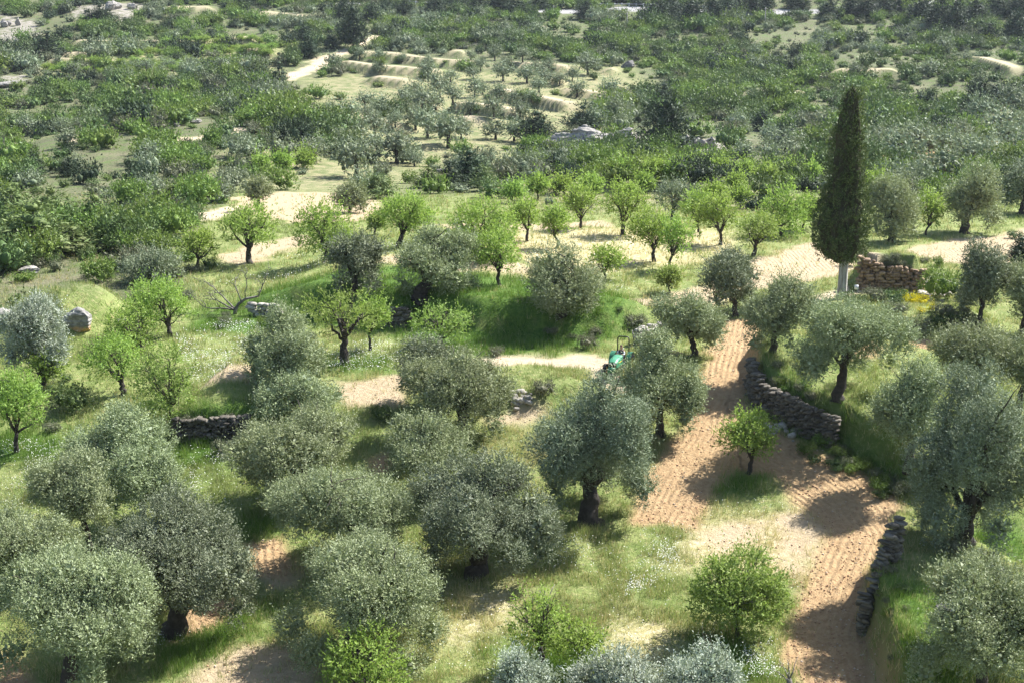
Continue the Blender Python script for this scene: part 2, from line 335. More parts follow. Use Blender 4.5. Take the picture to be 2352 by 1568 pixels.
M['wall_dark'] = stonemat('wall_stone_dark', (.075,.063,.048), (.19,.168,.13), (.07,.06,.045)); M['wall_brown'] = stonemat('wall_stone_brown', (.20,.125,.075), (.36,.25,.155), (.14,.10,.065)); M['wall_pale'] = stonemat('wall_stone_pale', (.26,.235,.20), (.46,.42,.36), (.20,.18,.15))
def terrain_mat():
    m, nt, b = new_mat("ground_cover")
    tc = N(nt, "ShaderNodeTexCoord").outputs['Object']
    def at(n): return N(nt, "ShaderNodeAttribute", attribute_name=n).outputs['Fac']
    fine = noise(nt, 3.2, 6, 0.7, tc); mid = noise(nt, 0.55, 5, 0.6, tc); big = noise(nt, 0.09, 4, 0.55, tc); vfine = noise(nt, 11, 4, 0.7, tc)
    grass = mixc(nt, ramp(nt, mid, .38, .62), (.15,.195,.055), (.225,.255,.088))
    grass = mixc(nt, ramp(nt, fine, .5, .72), grass, (.38,.335,.165))
    grass = mixc(nt, mathn(nt, 'MULTIPLY', ramp(nt, big, .45, .7), .5), grass, (.11,.16,.04))
    lush = mixc(nt, ramp(nt, fine, .35, .7), (.055,.115,.018), (.12,.19,.035))
    lushg = mixc(nt, ramp(nt, mid, .5, .75), lush, (.17,.19,.06))
    straw = mixc(nt, ramp(nt, fine, .35, .6), (.56,.47,.30), (.34,.30,.13))
    pale = mixc(nt, ramp(nt, fine, .35, .7), (.44,.345,.225), (.36,.28,.17))
    pale = mixc(nt, mathn(nt, 'MULTIPLY', ramp(nt, vfine, .55, .7), .5), pale, (.27,.22,.10))
    soil = mixc(nt, ramp(nt, fine, .35, .65), (.405,.28,.15), (.32,.21,.108))
    soil = mixc(nt, mathn(nt, 'MULTIPLY', ramp(nt, mid, .5, .7), .5), soil, (.43,.30,.165))
    soil = mixc(nt, ramp(nt, vfine, .66, .74), soil, (.50,.41,.29))
    scr = mixc(nt, ramp(nt, fine, .4, .62), (.075,.092,.036), (.16,.15,.09))
    scr = mixc(nt, ramp(nt, mid, .46, .68), scr, (.095,.14,.04))
    scr = mixc(nt, mathn(nt, 'MULTIPLY', ramp(nt, big, .52, .72), .45), scr, (.23,.20,.13))
    fld = mixc(nt, ramp(nt, mid, .36, .6), (.125,.15,.06), (.27,.235,.135))
    rock = mixc(nt, ramp(nt, fine, .4, .65), (.37,.33,.28), (.19,.17,.15))
    c = mixc(nt, at('straw'), grass, straw)
    c = mixc(nt, at('lush'), c, lushg)
    c = mixc(nt, at('scrub'), c, scr)
    c = mixc(nt, mathn(nt, 'MULTIPLY', at('field'), .8), c, fld)
    c = mixc(nt, mathn(nt, 'MULTIPLY', at('rock'), ramp(nt, mid, .35, .6)), c, rock)
    c = mixc(nt, at('pale'), c, pale)
    c = mixc(nt, at('soil'), c, soil)
    c = mixc(nt, at('track'), c, mixc(nt, ramp(nt, fine, .4, .7), (.49,.40,.28), (.38,.30,.20)))
    c = mixc(nt, at('road'), c, (.30,.29,.28))
    # old plough ridges: dry crests, damp hollows kept as relief only
    fur = at('furrow'); fa = at('furrow_amp')
    wob = mathn(nt, 'MULTIPLY', mathn(nt, 'SUBTRACT', noise(nt, .33, 2, .5, tc), .5), .5)
    ph = mathn(nt, 'MULTIPLY', mathn(nt, 'ADD', fur, wob), 2 * math.pi / 0.33)
    h = mathn(nt, 'MULTIPLY', mathn(nt, 'MULTIPLY', mathn(nt, 'SINE', ph), mathn(nt, 'MULTIPLY', fa, ramp(nt, mid, .3, .62))), .034)
    h = mathn(nt, 'ADD', h, mathn(nt, 'MULTIPLY', mathn(nt, 'SUBTRACT', vfine, .5), .10))
    h = mathn(nt, 'ADD', h, mathn(nt, 'MULTIPLY', mathn(nt, 'SUBTRACT', fine, .5), .14))
    bp = N(nt, "ShaderNodeBump"); bp.inputs['Strength'].default_value = 1.0; bp.inputs['Distance'].default_value = 1.0
    nt.links.new(h, bp.inputs['Height']); nt.links.new(bp.outputs[0], b.inputs['Normal'])
    nt.links.new(c, b.inputs['Base Color']); b.inputs['Roughness'].default_value = 0.95; b.inputs['Specular IOR Level'].default_value = 0.15
    return m

# ------------------------------------------------------------------ mesh helpers
def mesh_np(name, V, F, mats, mi=None, smooth=False, attrs=None):
    """F: list of int arrays (n,k)"""
    me = bpy.data.meshes.new(name)
    V = np.asarray(V, np.float32); F = [np.asarray(f, np.int32) for f in F if len(f)]
    nl = sum(f.size for f in F); nf = sum(len(f) for f in F)
    me.vertices.add(len(V)); me.vertices.foreach_set("co", V.ravel())
    me.loops.add(nl); me.loops.foreach_set("vertex_index", np.concatenate([f.ravel() for f in F]))
    me.polygons.add(nf)
    tot = np.concatenate([np.full(len(f), f.shape[1], np.int32) for f in F])
    st = np.concatenate([[0], np.cumsum(tot)[:-1]]).astype(np.int32)
    me.polygons.foreach_set("loop_start", st)
    for m in mats: me.materials.append(m)
    if mi is not None: me.polygons.foreach_set("material_index", np.asarray(mi, np.int32))
    if smooth is True: me.polygons.foreach_set("use_smooth", np.ones(nf, bool))
    elif smooth is not False: me.polygons.foreach_set("use_smooth", np.asarray(smooth, bool))
    if attrs:
        for k, a in attrs.items():
            at = me.attributes.new(k, 'FLOAT', 'POINT'); at.data.foreach_set("value", np.asarray(a, np.float32))
    me.update(calc_edges=True); me.validate()
    return me
class MB:
    """collects pieces of one mesh"""
    def __init__(s): s.V = []; s.Q = []; s.T = []; s.n = 0; s.qm = []; s.tm = []; s.sm = []
    def add(s, V, Q=None, T=None, m=0):
        V = np.asarray(V, float)
        if Q is not None and len(Q): s.Q.append(np.asarray(Q) + s.n); s.qm.append(np.full(len(Q), m))
        if T is not None and len(T): s.T.append(np.asarray(T) + s.n); s.tm.append(np.full(len(T), m))
        s.V.append(V); s.n += len(V)
    def mesh(s, name, mats, smooth=False, attrs=None):
        F = []; mi = []
        if s.Q: F.append(np.concatenate(s.Q)); mi.append(np.concatenate(s.qm))
        if s.T: F.append(np.concatenate(s.T)); mi.append(np.concatenate(s.tm))
        return mesh_np(name, np.concatenate(s.V), F, mats, np.concatenate(mi), smooth, attrs)
def tube(pts, rad, sides=7, cap=True):
    pts = np.asarray(pts, float); n = len(pts)
    rad = np.broadcast_to(np.asarray(rad, float), (n,))
    tg = np.gradient(pts, axis=0); tg /= np.linalg.norm(tg, axis=1)[:, None] + 1e-9
    ref = np.array([0.31, 0.9, 0.2]); 
    a = np.cross(tg, ref); a /= np.linalg.norm(a, axis=1)[:, None] + 1e-9; b = np.cross(tg, a)
    th = np.linspace(0, 2 * np.pi, sides, endpoint=False)
    V = pts[:, None, :] + rad[:, None, None] * (np.cos(th)[None, :, None] * a[:, None, :] + np.sin(th)[None, :, None] * b[:, None, :])
    V = V.reshape(-1, 3); Q = []
    i = np.arange(n - 1)[:, None] * sides; j = np.arange(sides)[None, :]; k = (j + 1) % sides
    Q = np.stack([(i + j), (i + k), (i + sides + k), (i + sides + j)], -1).reshape(-1, 4)
    T = []
    if cap:
        V = np.concatenate([V, pts[-1:], pts[:1]]); c = n * sides
        for q in range(sides):
            T.append(((n - 1) * sides + q, (n - 1) * sides + (q + 1) % sides, c)); T.append(((q + 1) % sides, q, c + 1))
    return V, Q, np.array(T, int).reshape(-1, 3)
_bm = bmesh.new(); bmesh.ops.create_icosphere(_bm, subdivisions=2, radius=1.0)
ICO_V = np.array([v.co[:] for v in _bm.verts]); ICO_F = np.array([[v.index for v in f.verts] for f in _bm.faces]); _bm.free()
_bm = bmesh.new(); bmesh.ops.create_icosphere(_bm, subdivisions=5, radius=1.0)
ICO5_V = np.array([v.co[:] for v in _bm.verts]); ICO5_F = np.array([[v.index for v in f.verts] for f in _bm.faces]); _bm.free()
_bm = bmesh.new(); bmesh.ops.create_icosphere(_bm, subdivisions=1, radius=1.0)
ICO1_V = np.array([v.co[:] for v in _bm.verts]); ICO1_F = np.array([[v.index for v in f.verts] for f in _bm.faces]); _bm.free()
def nrm(a): return a / (np.linalg.norm(a, axis=-1, keepdims=True) + 1e-9)
def leaf_quads(p, d, L, wr, rng, nv=None):
    n = len(p); L = np.broadcast_to(L, (n,))[:, None]
    s = nrm(np.cross(d, rng.normal(size=(n, 3)) if nv is None else nv + rng.normal(size=(n, 3)) * .45)); bend = rng.normal(size=(n, 3)) * 0.08
    V = np.empty((n, 4, 3)); V[:, 0] = p; V[:, 1] = p + d * L * .5 + s * L * wr * .5; V[:, 2] = p + (d + bend) * L; V[:, 3] = p + d * L * .5 - s * L * wr * .5
    return V.reshape(-1, 3), np.arange(n * 4).reshape(n, 4)
def foliage(rng, C, R, n, L, wr=.38, up=.45, shoot=5, slen=2.6, shell=.34, low=.8, rough=.34, twist=.7, inner=0):
    C = np.asarray(C, float); R = np.asarray(R, float)
    ns = max(8, n // shoot)
    wt = (R[:, 0] * R[:, 2] + R[:, 0] * R[:, 1]); wt = wt / wt.sum()
    k = rng.choice(len(C), size=int(ns * 2.8), p=wt)
    d = nrm(rng.normal(size=(len(k), 3)))
    keep = (d[:, 2] > -.35) | (rng.random(len(k)) < low); k, d = k[keep], d[keep]
    rf = 1.0 - shell * rng.random(len(k)) ** 1.6
    nz = fbm(d[:, 0] * 2.3 + k * 7.7, d[:, 1] * 2.3 + 3.1 * k, d[:, 2] * 2.3 + .37, o=2) - .5
    rf = rf * (1 + rough * 2 * nz)
    p = C[k] + R[k] * d * rf[:, None]
    q = np.linalg.norm((p[:, None, :] - C[None]) / R[None], axis=2); q[np.arange(len(k)), k] = 9
    mr = R.mean() * .85; gap = fbm(p[:, 0] / mr + 3.3, p[:, 1] / mr, p[:, 2] / mr, o=2)
    ok = (q.min(axis=1) > .66) & (rng.random(len(p)) < .12 + sstep(.37, .55, gap)); p, d, k = p[ok][:ns], d[ok][:ns], k[ok][:ns]
    sdv = nrm(d * .75 + np.array([0, 0, up]) + rng.normal(size=p.shape) * .38); longer = np.where((rng.random(len(p)) < .22) & (d[:, 2] > -.1), 2.5, 1.0)[:, None]
    m = len(p); t = (np.arange(shoot) + .3)[None, :] / shoot * L * slen * (.6 + .8 * rng.random((m, 1))) * longer
    pos = p[:, None, :] + sdv[:, None, :] * t[:, :, None]
    ld = nrm(sdv[:, None, :] + rng.normal(size=(m, shoot, 3)) * twist)
    ln = L * (.65 + .7 * rng.random(m * shoot))
    nv = np.repeat(nrm(d * .8 + np.array([0, 0, .5])), shoot, axis=0)
    V, Q = leaf_quads(pos.reshape(-1, 3), ld.reshape(-1, 3), ln, wr, rng, nv)
    if not inner: return V, Q
    k = rng.choice(len(C), size=inner, p=wt); d = nrm(rng.normal(size=(inner, 3)))
    p2 = C[k] + R[k] * d * (.15 + .55 * rng.random((inner, 1))); V2, Q2 = leaf_quads(p2, nrm(rng.normal(size=(inner, 3))), L * 2.2, .7, rng)
    return np.concatenate([V, V2]), np.concatenate([Q, Q2 + len(V)])
def cores(mb, rng, C, R, f, m=0):
    for c, r in zip(C, R):
        dv = 1 + .35 * (fbm(ICO1_V[:, 0] * 2 + c[0], ICO1_V[:, 1] * 2 + c[1], ICO1_V[:, 2] * 2, o=2) - .5)
        mb.add(c + ICO1_V * r * f * dv[:, None], T=ICO1_F, m=m)
def bez(a, b, c, n):
    t = np.linspace(0, 1, n)[:, None]; return (1 - t) ** 2 * a + 2 * t * (1 - t) * b + t * t * c
def limb(rng, a, c, n=7, sag=0.0):
    a, c = np.asarray(a, float), np.asarray(c, float); l = np.linalg.norm(c - a)
    mid = (a + c) / 2 + rng.normal(size=3) * l * .13; mid[2] += l * (.12 - sag)
    p = bez(a, mid, c, n); p[1:-1] += rng.normal(size=(n - 2, 3)) * l * .025
    return p

# ------------------------------------------------------------------ things
def tag(o, label, cat, group=None, kind=None):
    if label: o["label"] = label
    if cat: o["category"] = cat
    if group: o["group"] = group
    if kind: o["kind"] = kind
    return o
def obj(name, me, parent=None, loc=None):
    o = bpy.data.objects.new(name, me); COL.objects.link(o)
    if parent: o.parent = parent
    if loc is not None: o.location = loc
    return o
def thing(name, label, cat, loc, rz=0, group=None):
    o = bpy.data.objects.new(name, None); o.empty_display_size = .3; COL.objects.link(o); o.location = loc; o.rotation_euler = (0, 0, rz)
    return tag(o, label, cat, group)
def copy_thing(src, loc, rz, scale, label, group=None):
    c = src.copy(); COL.objects.link(c); c.location = loc; c.rotation_euler = (0, 0, rz); c.scale = scale; c["label"] = label
    if group: c["group"] = group
    for ch in list(src.children):
        d = ch.copy(); COL.objects.link(d); d.parent = c
    return c

# ------------------------------------------------------------------ the terrain sheet
def build_terrain():
    ang = np.radians(np.concatenate([np.linspace(-80, -26, 28)[:-1], np.linspace(-26, -22, 12)[:-1], np.linspace(-22, 22, 520), np.linspace(22, 26, 12)[1:], np.linspace(26, 80, 28)[1:]]))
    rr = np.concatenate([np.geomspace(6, 46, 40)[:-1], np.geomspace(46, 260, 560)[:-1], np.geomspace(260, 1000, 300)[:-1], np.geomspace(1000, 1600, 16)])
    A, R = np.meshgrid(ang, rr); x = (R * np.sin(A)).ravel(); y = (R * np.cos(A)).ravel()
    z = H(x, y); c = cover(x, y)
    fur = np.full(x.shape, 1e9); sel = y < 260
    for L in FUR:
        d, p_, t_ = line_sd(x[sel], y[sel], L); fur[sel] = np.where(np.abs(d) < np.abs(fur[sel]), d, fur[sel])
    fur = np.clip(fur, -200, 200)
    amp = np.maximum(c['soil'], c['pale'] * np.where(y > 88, .8, .15)) * (y < 250)
    # real plough relief and clods on the worked strips
    z = z + c['soil'] * (y < 130) * (.012 * np.sin((fur + .5 * (fbm(x / 3., y / 3., o=2) - .5)) * 2 * np.pi / .36) +   .06 * (fbm(x / .45, y / .45, o=2) - .5))
    na, nr = len(ang), len(rr)
    i = np.arange(nr - 1)[:, None] * na; j = np.arange(na - 1)[None, :]
    Q = np.stack([i + j, i + j + 1, i + na + j + 1, i + na + j], -1).reshape(-1, 4)
    c['furrow'] = fur; c['furrow_amp'] = amp
    me = mesh_np("ground", np.stack([x, y, z], 1), [Q], [terrain_mat()], None, True, c)
    return tag(obj("ground", me), None, None, None, "structure")
build_terrain()
# ------------------------------------------------------------------ trees
def frame_of(u, v, l, r, t, b):
    """survey box of a crown and its trunk foot -> foot point, half width, half height, crown centre height, sideways offset"""
    p = gp(u, v); D = depth_of(p); s = FPX / D
    dep = math.atan2(ZC - p[2], p[1])
    a = (r - l) / 2 / s; hh = (b - t) / 2 / s
    bb = max((hh ** 2 - (a * math.sin(dep)) ** 2), (0.5 * a) ** 2) ** .5 / math.cos(dep)
    bb = min(bb, 1.35 * a)
    hc = max((v - (t + b) / 2) / s / math.cos(dep), bb * .6)
    return p, a, bb, hc, ((l + r) / 2 - u) / s, s * 1024 / 2352
def lobes_olive(rng, a, b, n):
    C = [[0, 0, -.05 * b]]; R = [[a * .45, a * .45, b * .45]]
    off = rng.random() * 6.28; m = int(rng.integers(4, 7))
    mains = []
    for i in range(m):
        th = off + i * 6.283 / m + rng.normal() * .3; q = a * (.38 + .16 * rng.random()); z = b * (rng.random() * .75 - .35)
        if i == 0: q *= .35; z = b * .42
        k = .34 + .16 * rng.random(); mains.append((np.array([q * math.cos(th), q * math.sin(th), z]), k)); C.append(mains[-1][0]); R.append([a * k, a * k, b * k * 1.05])
    for c, k in mains:
        for j in range(max(3, n // m)):
            d = nrm(rng.normal(size=3) + np.array([c[0] / a, c[1] / a, .25]) * 1.1); kk = .15 + .13 * rng.random()
            p = c + d * np.array([a, a, b]) * k * (.8 + .35 * rng.random())
            e = math.sqrt((p[0] / a) ** 2 + (p[1] / a) ** 2 + (p[2] / b) ** 2) + kk
            if e > 1.12: p = p * (1.12 - kk) / (e - kk)
            C.append(p); R.append([a * kk, a * kk, b * kk * (1.0 + .5 * rng.random())])
    for i in range(int(rng.integers(4, 8))):
        th = rng.random() * 6.283; q = a * (.6 + .25 * rng.random()); C.append([q * math.cos(th), q * math.sin(th), -b * (.45 + .25 * rng.random())]); R.append([a * .17, a * .17, b * .30])
    C = np.array(C); R = np.array(R); lo = (C - R * .93).min(0); hi = (C + R * .93).max(0); g = 2 * np.array([a, a, b]) / (hi - lo)
    return (C - (lo + hi) / 2) * g, R * g
def trunk_mesh(rng, foot_r, fork, tops, name, mat, lean=(0, 0), gnarl=1.0, twigs=True):
    mb = MB(); fork = np.asarray(fork, float)
    n = 9; t = np.linspace(0, 1, n)
    pts = np.stack([fork[0] * t ** 1.3 + lean[0] * np.sin(t * 3.1), fork[1] * t ** 1.3 + lean[1] * np.sin(t * 3.1), fork[2] * t - .25 * (1 - t)], 1)
    pts[1:-1, :2] += rng.normal(size=(n - 2, 2)) * foot_r * .16 * gnarl
    rad = foot_r * (1.0 - .32 * t + .38 * np.exp(-t * 6)) * (1 + .04 * rng.normal(size=n) * gnarl)
    V, Q, T = tube(pts, rad, 12); th = fbm(V[:, 0] * 4 / max(foot_r, .1), V[:, 1] * 4 / max(foot_r, .1), V[:, 2] * 1.5, o=2) - .5
    ax = np.stack([np.interp(V[:, 2], pts[:, 2], pts[:, 0]), np.interp(V[:, 2], pts[:, 2], pts[:, 1]), V[:, 2]], 1)
    V = ax + (V - ax) * (1 + .5 * th * gnarl)[:, None]
    mb.add(V, Q, T)
    for i, c in enumerate(tops):
        p = limb(rng, fork - np.array([0, 0, foot_r * .3]), c, 8); m = len(p)
        r0 = foot_r * (.34 + .2 * rng.random()); mb.add(*tube(p, np.linspace(r0, max(.018, r0 * .18), m), 7))
        if twigs:
            for q in range(5):
                k = rng.integers(3, m); e = p[k - 1] + nrm(p[k - 1] - p[k - 3] + rng.normal(size=3) * .9 * np.linalg.norm(p[k - 1] - p[k - 3])) * (.25 + .35 * rng.random()) * np.linalg.norm(c - fork)
                pp = limb(rng, p[k - 1], e, 5); mb.add(*tube(pp, np.linspace(r0 * .32, .008, 5), 5))
    return mb.mesh(name, [mat], True)
def olive_tree(u, v, l, r, t, b, label, seed, mat='olive', trunk=1.0, dens=1.0, nl=None, group="olive trees of the near groves"):
    rng = np.random.default_rng(seed); p, a, bb, hc, dx, sr = frame_of(u, v, l, r, t, b)
    o = thing("olive_tree", label, "olive tree", p, 0, group)
    off = np.array([dx, 0, hc])
    C, R = lobes_olive(rng, a * 1.0, bb * 1.0, nl or int(rng.integers(18, 28))); C = C + off
    L = max(.10, 2.3 / sr); area = math.pi * a * bb * sr * sr
    n = int(min(72000, max(4000, dens * 4.6 * area / (.5 * .36 * (L * sr) ** 2))))
    mb = MB(); V, Q = foliage(rng, C, R, n, L, .36, .5, inner=n // 12); mb.add(V, Q)
    obj("crown", mb.mesh("olive_crown", [M[mat]]), o)
    fr = max(.14, a * .105) * trunk; fz = max(.45, (hc - bb * .55) * .85)
    up_ = np.nonzero((C[:, 2] > hc - .12 * bb) & (np.hypot(C[:, 0] - dx, C[:, 1]) < .62 * a))[0]; idx = rng.permutation(up_)[:7]
    obj("trunk", trunk_mesh(rng, fr, (dx * .35, 0, fz), C[idx] * [1, 1, 1], "olive_trunk", M['bark'], rng.normal(size=2) * .08), o)
    return o
def almond_tree(u, v, l, r, t, b, label, seed, mat='almond', dens=1.0, trunk=1.0, group="almond trees", bark='bark', low=.35, nl=12, bushy=False):
    rng = np.random.default_rng(seed); p, a, bb, hc, dx, sr = frame_of(u, v, l, r, t, b); nl = nl + int(rng.integers(-2, 5))
    o = thing("almond_tree", label, "almond tree", p, 0, group)
    off = np.array([dx, 0, hc]); C = []; R = []
    for i in range(nl):
        zz = 1 - 1.75 * (i + .5) / nl; th = i * 2.39996 + rng.random() * .6; rr_ = math.sqrt(1 - zz * zz)
        k = .19 + .22 * rng.random(); f = (1.02 - k) * (.70 + .32 * rng.random())
        C.append([a * f * rr_ * math.cos(th), a * f * rr_ * math.sin(th), bb * f * zz]); R.append([a * k * 1.1, a * k * 1.1, bb * k * 1.0])
    if bushy:
        for i in range(12): th = i * 2.4; C.append([a * .6 * math.cos(th), a * .6 * math.sin(th), -bb * (.25 + .5 * rng.random())]); R.append([a * .34, a * .34, bb * .34])
    C.append([0, 0, bb * .2]); R.append([a * .5, a * .5, bb * .5]); C = np.array(C) + off; R = np.array(R)
    L = max(.13, 2.7 / sr); area = math.pi * a * bb * sr * sr
    n = int(min(26000, max(2500, dens * 3.0 * area / (.5 * .42 * (L * sr) ** 2))))
    mb = MB(); V, Q = foliage(rng, C, R, n, L, .42, .35, 6, 2.4, .6, low, .3); mb.add(V, Q)
    obj("crown", mb.mesh("almond_crown", [M[mat]]), o)
    fr = max(.10, a * .075) * trunk; fz = max(.35, (hc - bb * .75) * .9)
    obj("trunk", trunk_mesh(rng, fr, (dx * .25 + rng.normal() * .08, 0, fz), C[:9], "almond_trunk", M[bark], rng.normal(size=2) * .12), o)
    return o
OL = [  # foot u, v, crown left, right, top, bottom, label, leaf, trunk, dens
 (165,1590,-15,365,1262,1560,"big broad olive tree at the bottom left corner of the photo, trunk cut off",'olive',1.0,1.1),
 (398,1452,248,592,1140,1440,"dusky grey olive with a thick dark trunk standing clear on orange soil beside pale ground",'olive_dark',1.5,1.1),
 (800,1520,638,1022,1232,1530,"wide olive drooping over the pale bare patch at the bottom, bright shoots beside it",'olive',1.1,1.1),
 (1090,1322,950,1285,1045,1312,"dark silvery olive with hanging branches, its foot in light grass left of the flowered slope",'olive_dark',1.3,1.0),
 (845,1300,628,955,1048,1290,"pale olive tree squeezed between the dark silvery olive and the drooping one",'olive',1.0,1.0),
 (700,1170,538,842,932,1150,"large pale olive right of the dark dry stone wall, orange soil at its foot",'olive',1.0,1.0),
 (1357,1198,1218,1502,868,1165,"tall dense olive with a stout trunk at the edge of the orange ploughed strip",'olive_dark',1.6,1.0),
 (1518,1000,1412,1614,756,985,"round olive tree right beside the green tractor, hiding half of it",'olive',1.0,1.0),
 (990,1145,888,1098,952,1118,"smaller pale olive in front of the double olive in the middle of the photo",'olive',1.0,1.0),
 (1062,1008,930,1180,800,1005,"broad pale olive in the very middle of the photo, stones of the track behind it",'olive',1.0,1.0),
 (985,930,915,1050,778,905,"darker olive peeping out from behind the broad pale olive in the middle",'olive_dark',1.0,1.0),
 (655,900,558,742,706,890,"olive tree with a pointed top standing in the daisy meadow",'olive',1.0,1.0),
 (695,975,598,790,846,965,"low olive directly in front of the pointed olive in the daisy meadow",'olive',1.0,1.0),
 (270,1090,150,408,928,1090,"dark-sided olive just below the dead branches and the sprawling almond",'olive',1.0,1.0),
 (208,1272,90,265,1038,1235,"light olive with its short trunk showing, behind the corner olive",'olive',1.0,1.0),
 (325,1205,252,424,1030,1180,"light olive crown between the dusky grey olive and the dark-sided one",'olive',1.0,1.0),
 (60,1355,-60,182,1165,1345,"olive at the left edge of the photo right above the corner olive",'olive',1.0,1.0),
 (100,885,18,172,676,862,"bluish olive tree next to the big grey boulder at the left",'olive_silver',1.0,1.0),
 (1690,728,1608,1742,573,715,"dark round olive at the top end of the ploughed strip",'olive_dark',1.0,1.0),
 (1592,818,1496,1658,668,802,"olive just behind the one beside the tractor, left of the ploughed strip",'olive',1.0,1.0),
 (1772,808,1708,1872,636,802,"olive on the right side of the ploughed strip where it narrows",'olive',1.0,1.0),
 (1923,915,1818,2084,692,880,"spreading olive with a tall bare trunk on the dry stone terrace",'olive',.95,1.0),
 (2250,755,2198,2318,545,740,"tall two-tiered olive behind the yellow flowers",'olive_dark',1.0,1.0),
 (2345,775,2290,2440,590,760,"olive at the right edge beside the two-tiered olive",'olive',1.0,1.0),
 (2225,940,2138,2310,748,890,"olive crown above the big terrace olive at the right",'olive',1.0,1.0),
 (2335,960,2290,2450,770,900,"olive cut by the right edge, level with the terrace wall",'olive',1.0,1.0),
 (2085,1075,2000,2178,828,1020,"olive right of the end of the terrace wall, casting its shade on the plough",'olive',1.0,1.0),
 (2215,1240,2076,2400,858,1262,"biggest dark olive at the right, standing above the bend of the ploughed strip",'olive_dark',1.3,1.0),
 (2250,1640,2074,2420,1288,1600,"grey olive filling the bottom right corner in front of the rock slab",'olive',1.0,1.0),
 (1440,1800,1300,1575,1508,1720,"silvery olive top rising from the bottom edge, largest of the three silvery tops",'olive_silver',1.0,1.1),
 (1610,1790,1530,1725,1500,1710,"silvery olive top at the bottom edge nearest the bushy young almond",'olive_silver',1.0,1.1),
 (1190,1740,1130,1275,1500,1690,"small silvery olive top at the bottom edge left of the larger one",'olive_silver',1.0,1.0),
 (815,668,750,884,538,664,"dense dark olive, leftmost of the three old ones on the grassy bank",'olive_dark',1.3,1.0),
 (968,682,914,1095,524,688,"old olive with a very thick twisted trunk on the grassy bank",'olive',2.0,1.0),
 (1290,722,1208,1382,563,718,"rounded old olive on the bank throwing a big dark shadow down the grass",'olive',1.5,1.0),
 (2045,556,1980,2112,412,550,"olive with two trunks just right of the tall cypress",'olive',1.2,1.0),
 (2215,536,2160,2298,373,520,"olive with a stout leaning trunk at the edge of the pale upper plough",'olive',1.5,1.0),
 (2345,492,2296,2420,355,482,"dark olive at the right edge behind the stout leaning one",'olive_dark',1.0,1.0),
 (806,490,768,846,418,484,"round olive on the right side of the pale curved field",'olive',1.0,1.0),
 (594,484,572,622,418,458,"small olive with a bare leaning trunk on the pale curved field",'olive',1.4,.9),
 (407,466,386,422,438,456,"tiny olive with a bent bare trunk among the scrub left of the pale field",'olive',1.6,.8),
 (345,648,282,416,574,645,"low bluish-green bushy tree among maquis above the bright almond",'olive_far',1.0,1.1),
]
for i, (u, v, l, r, t, b, lab, mt, tk, dn) in enumerate(OL): olive_tree(u, v, l, r, t, b, lab, 100 + i, mt, tk, dn)
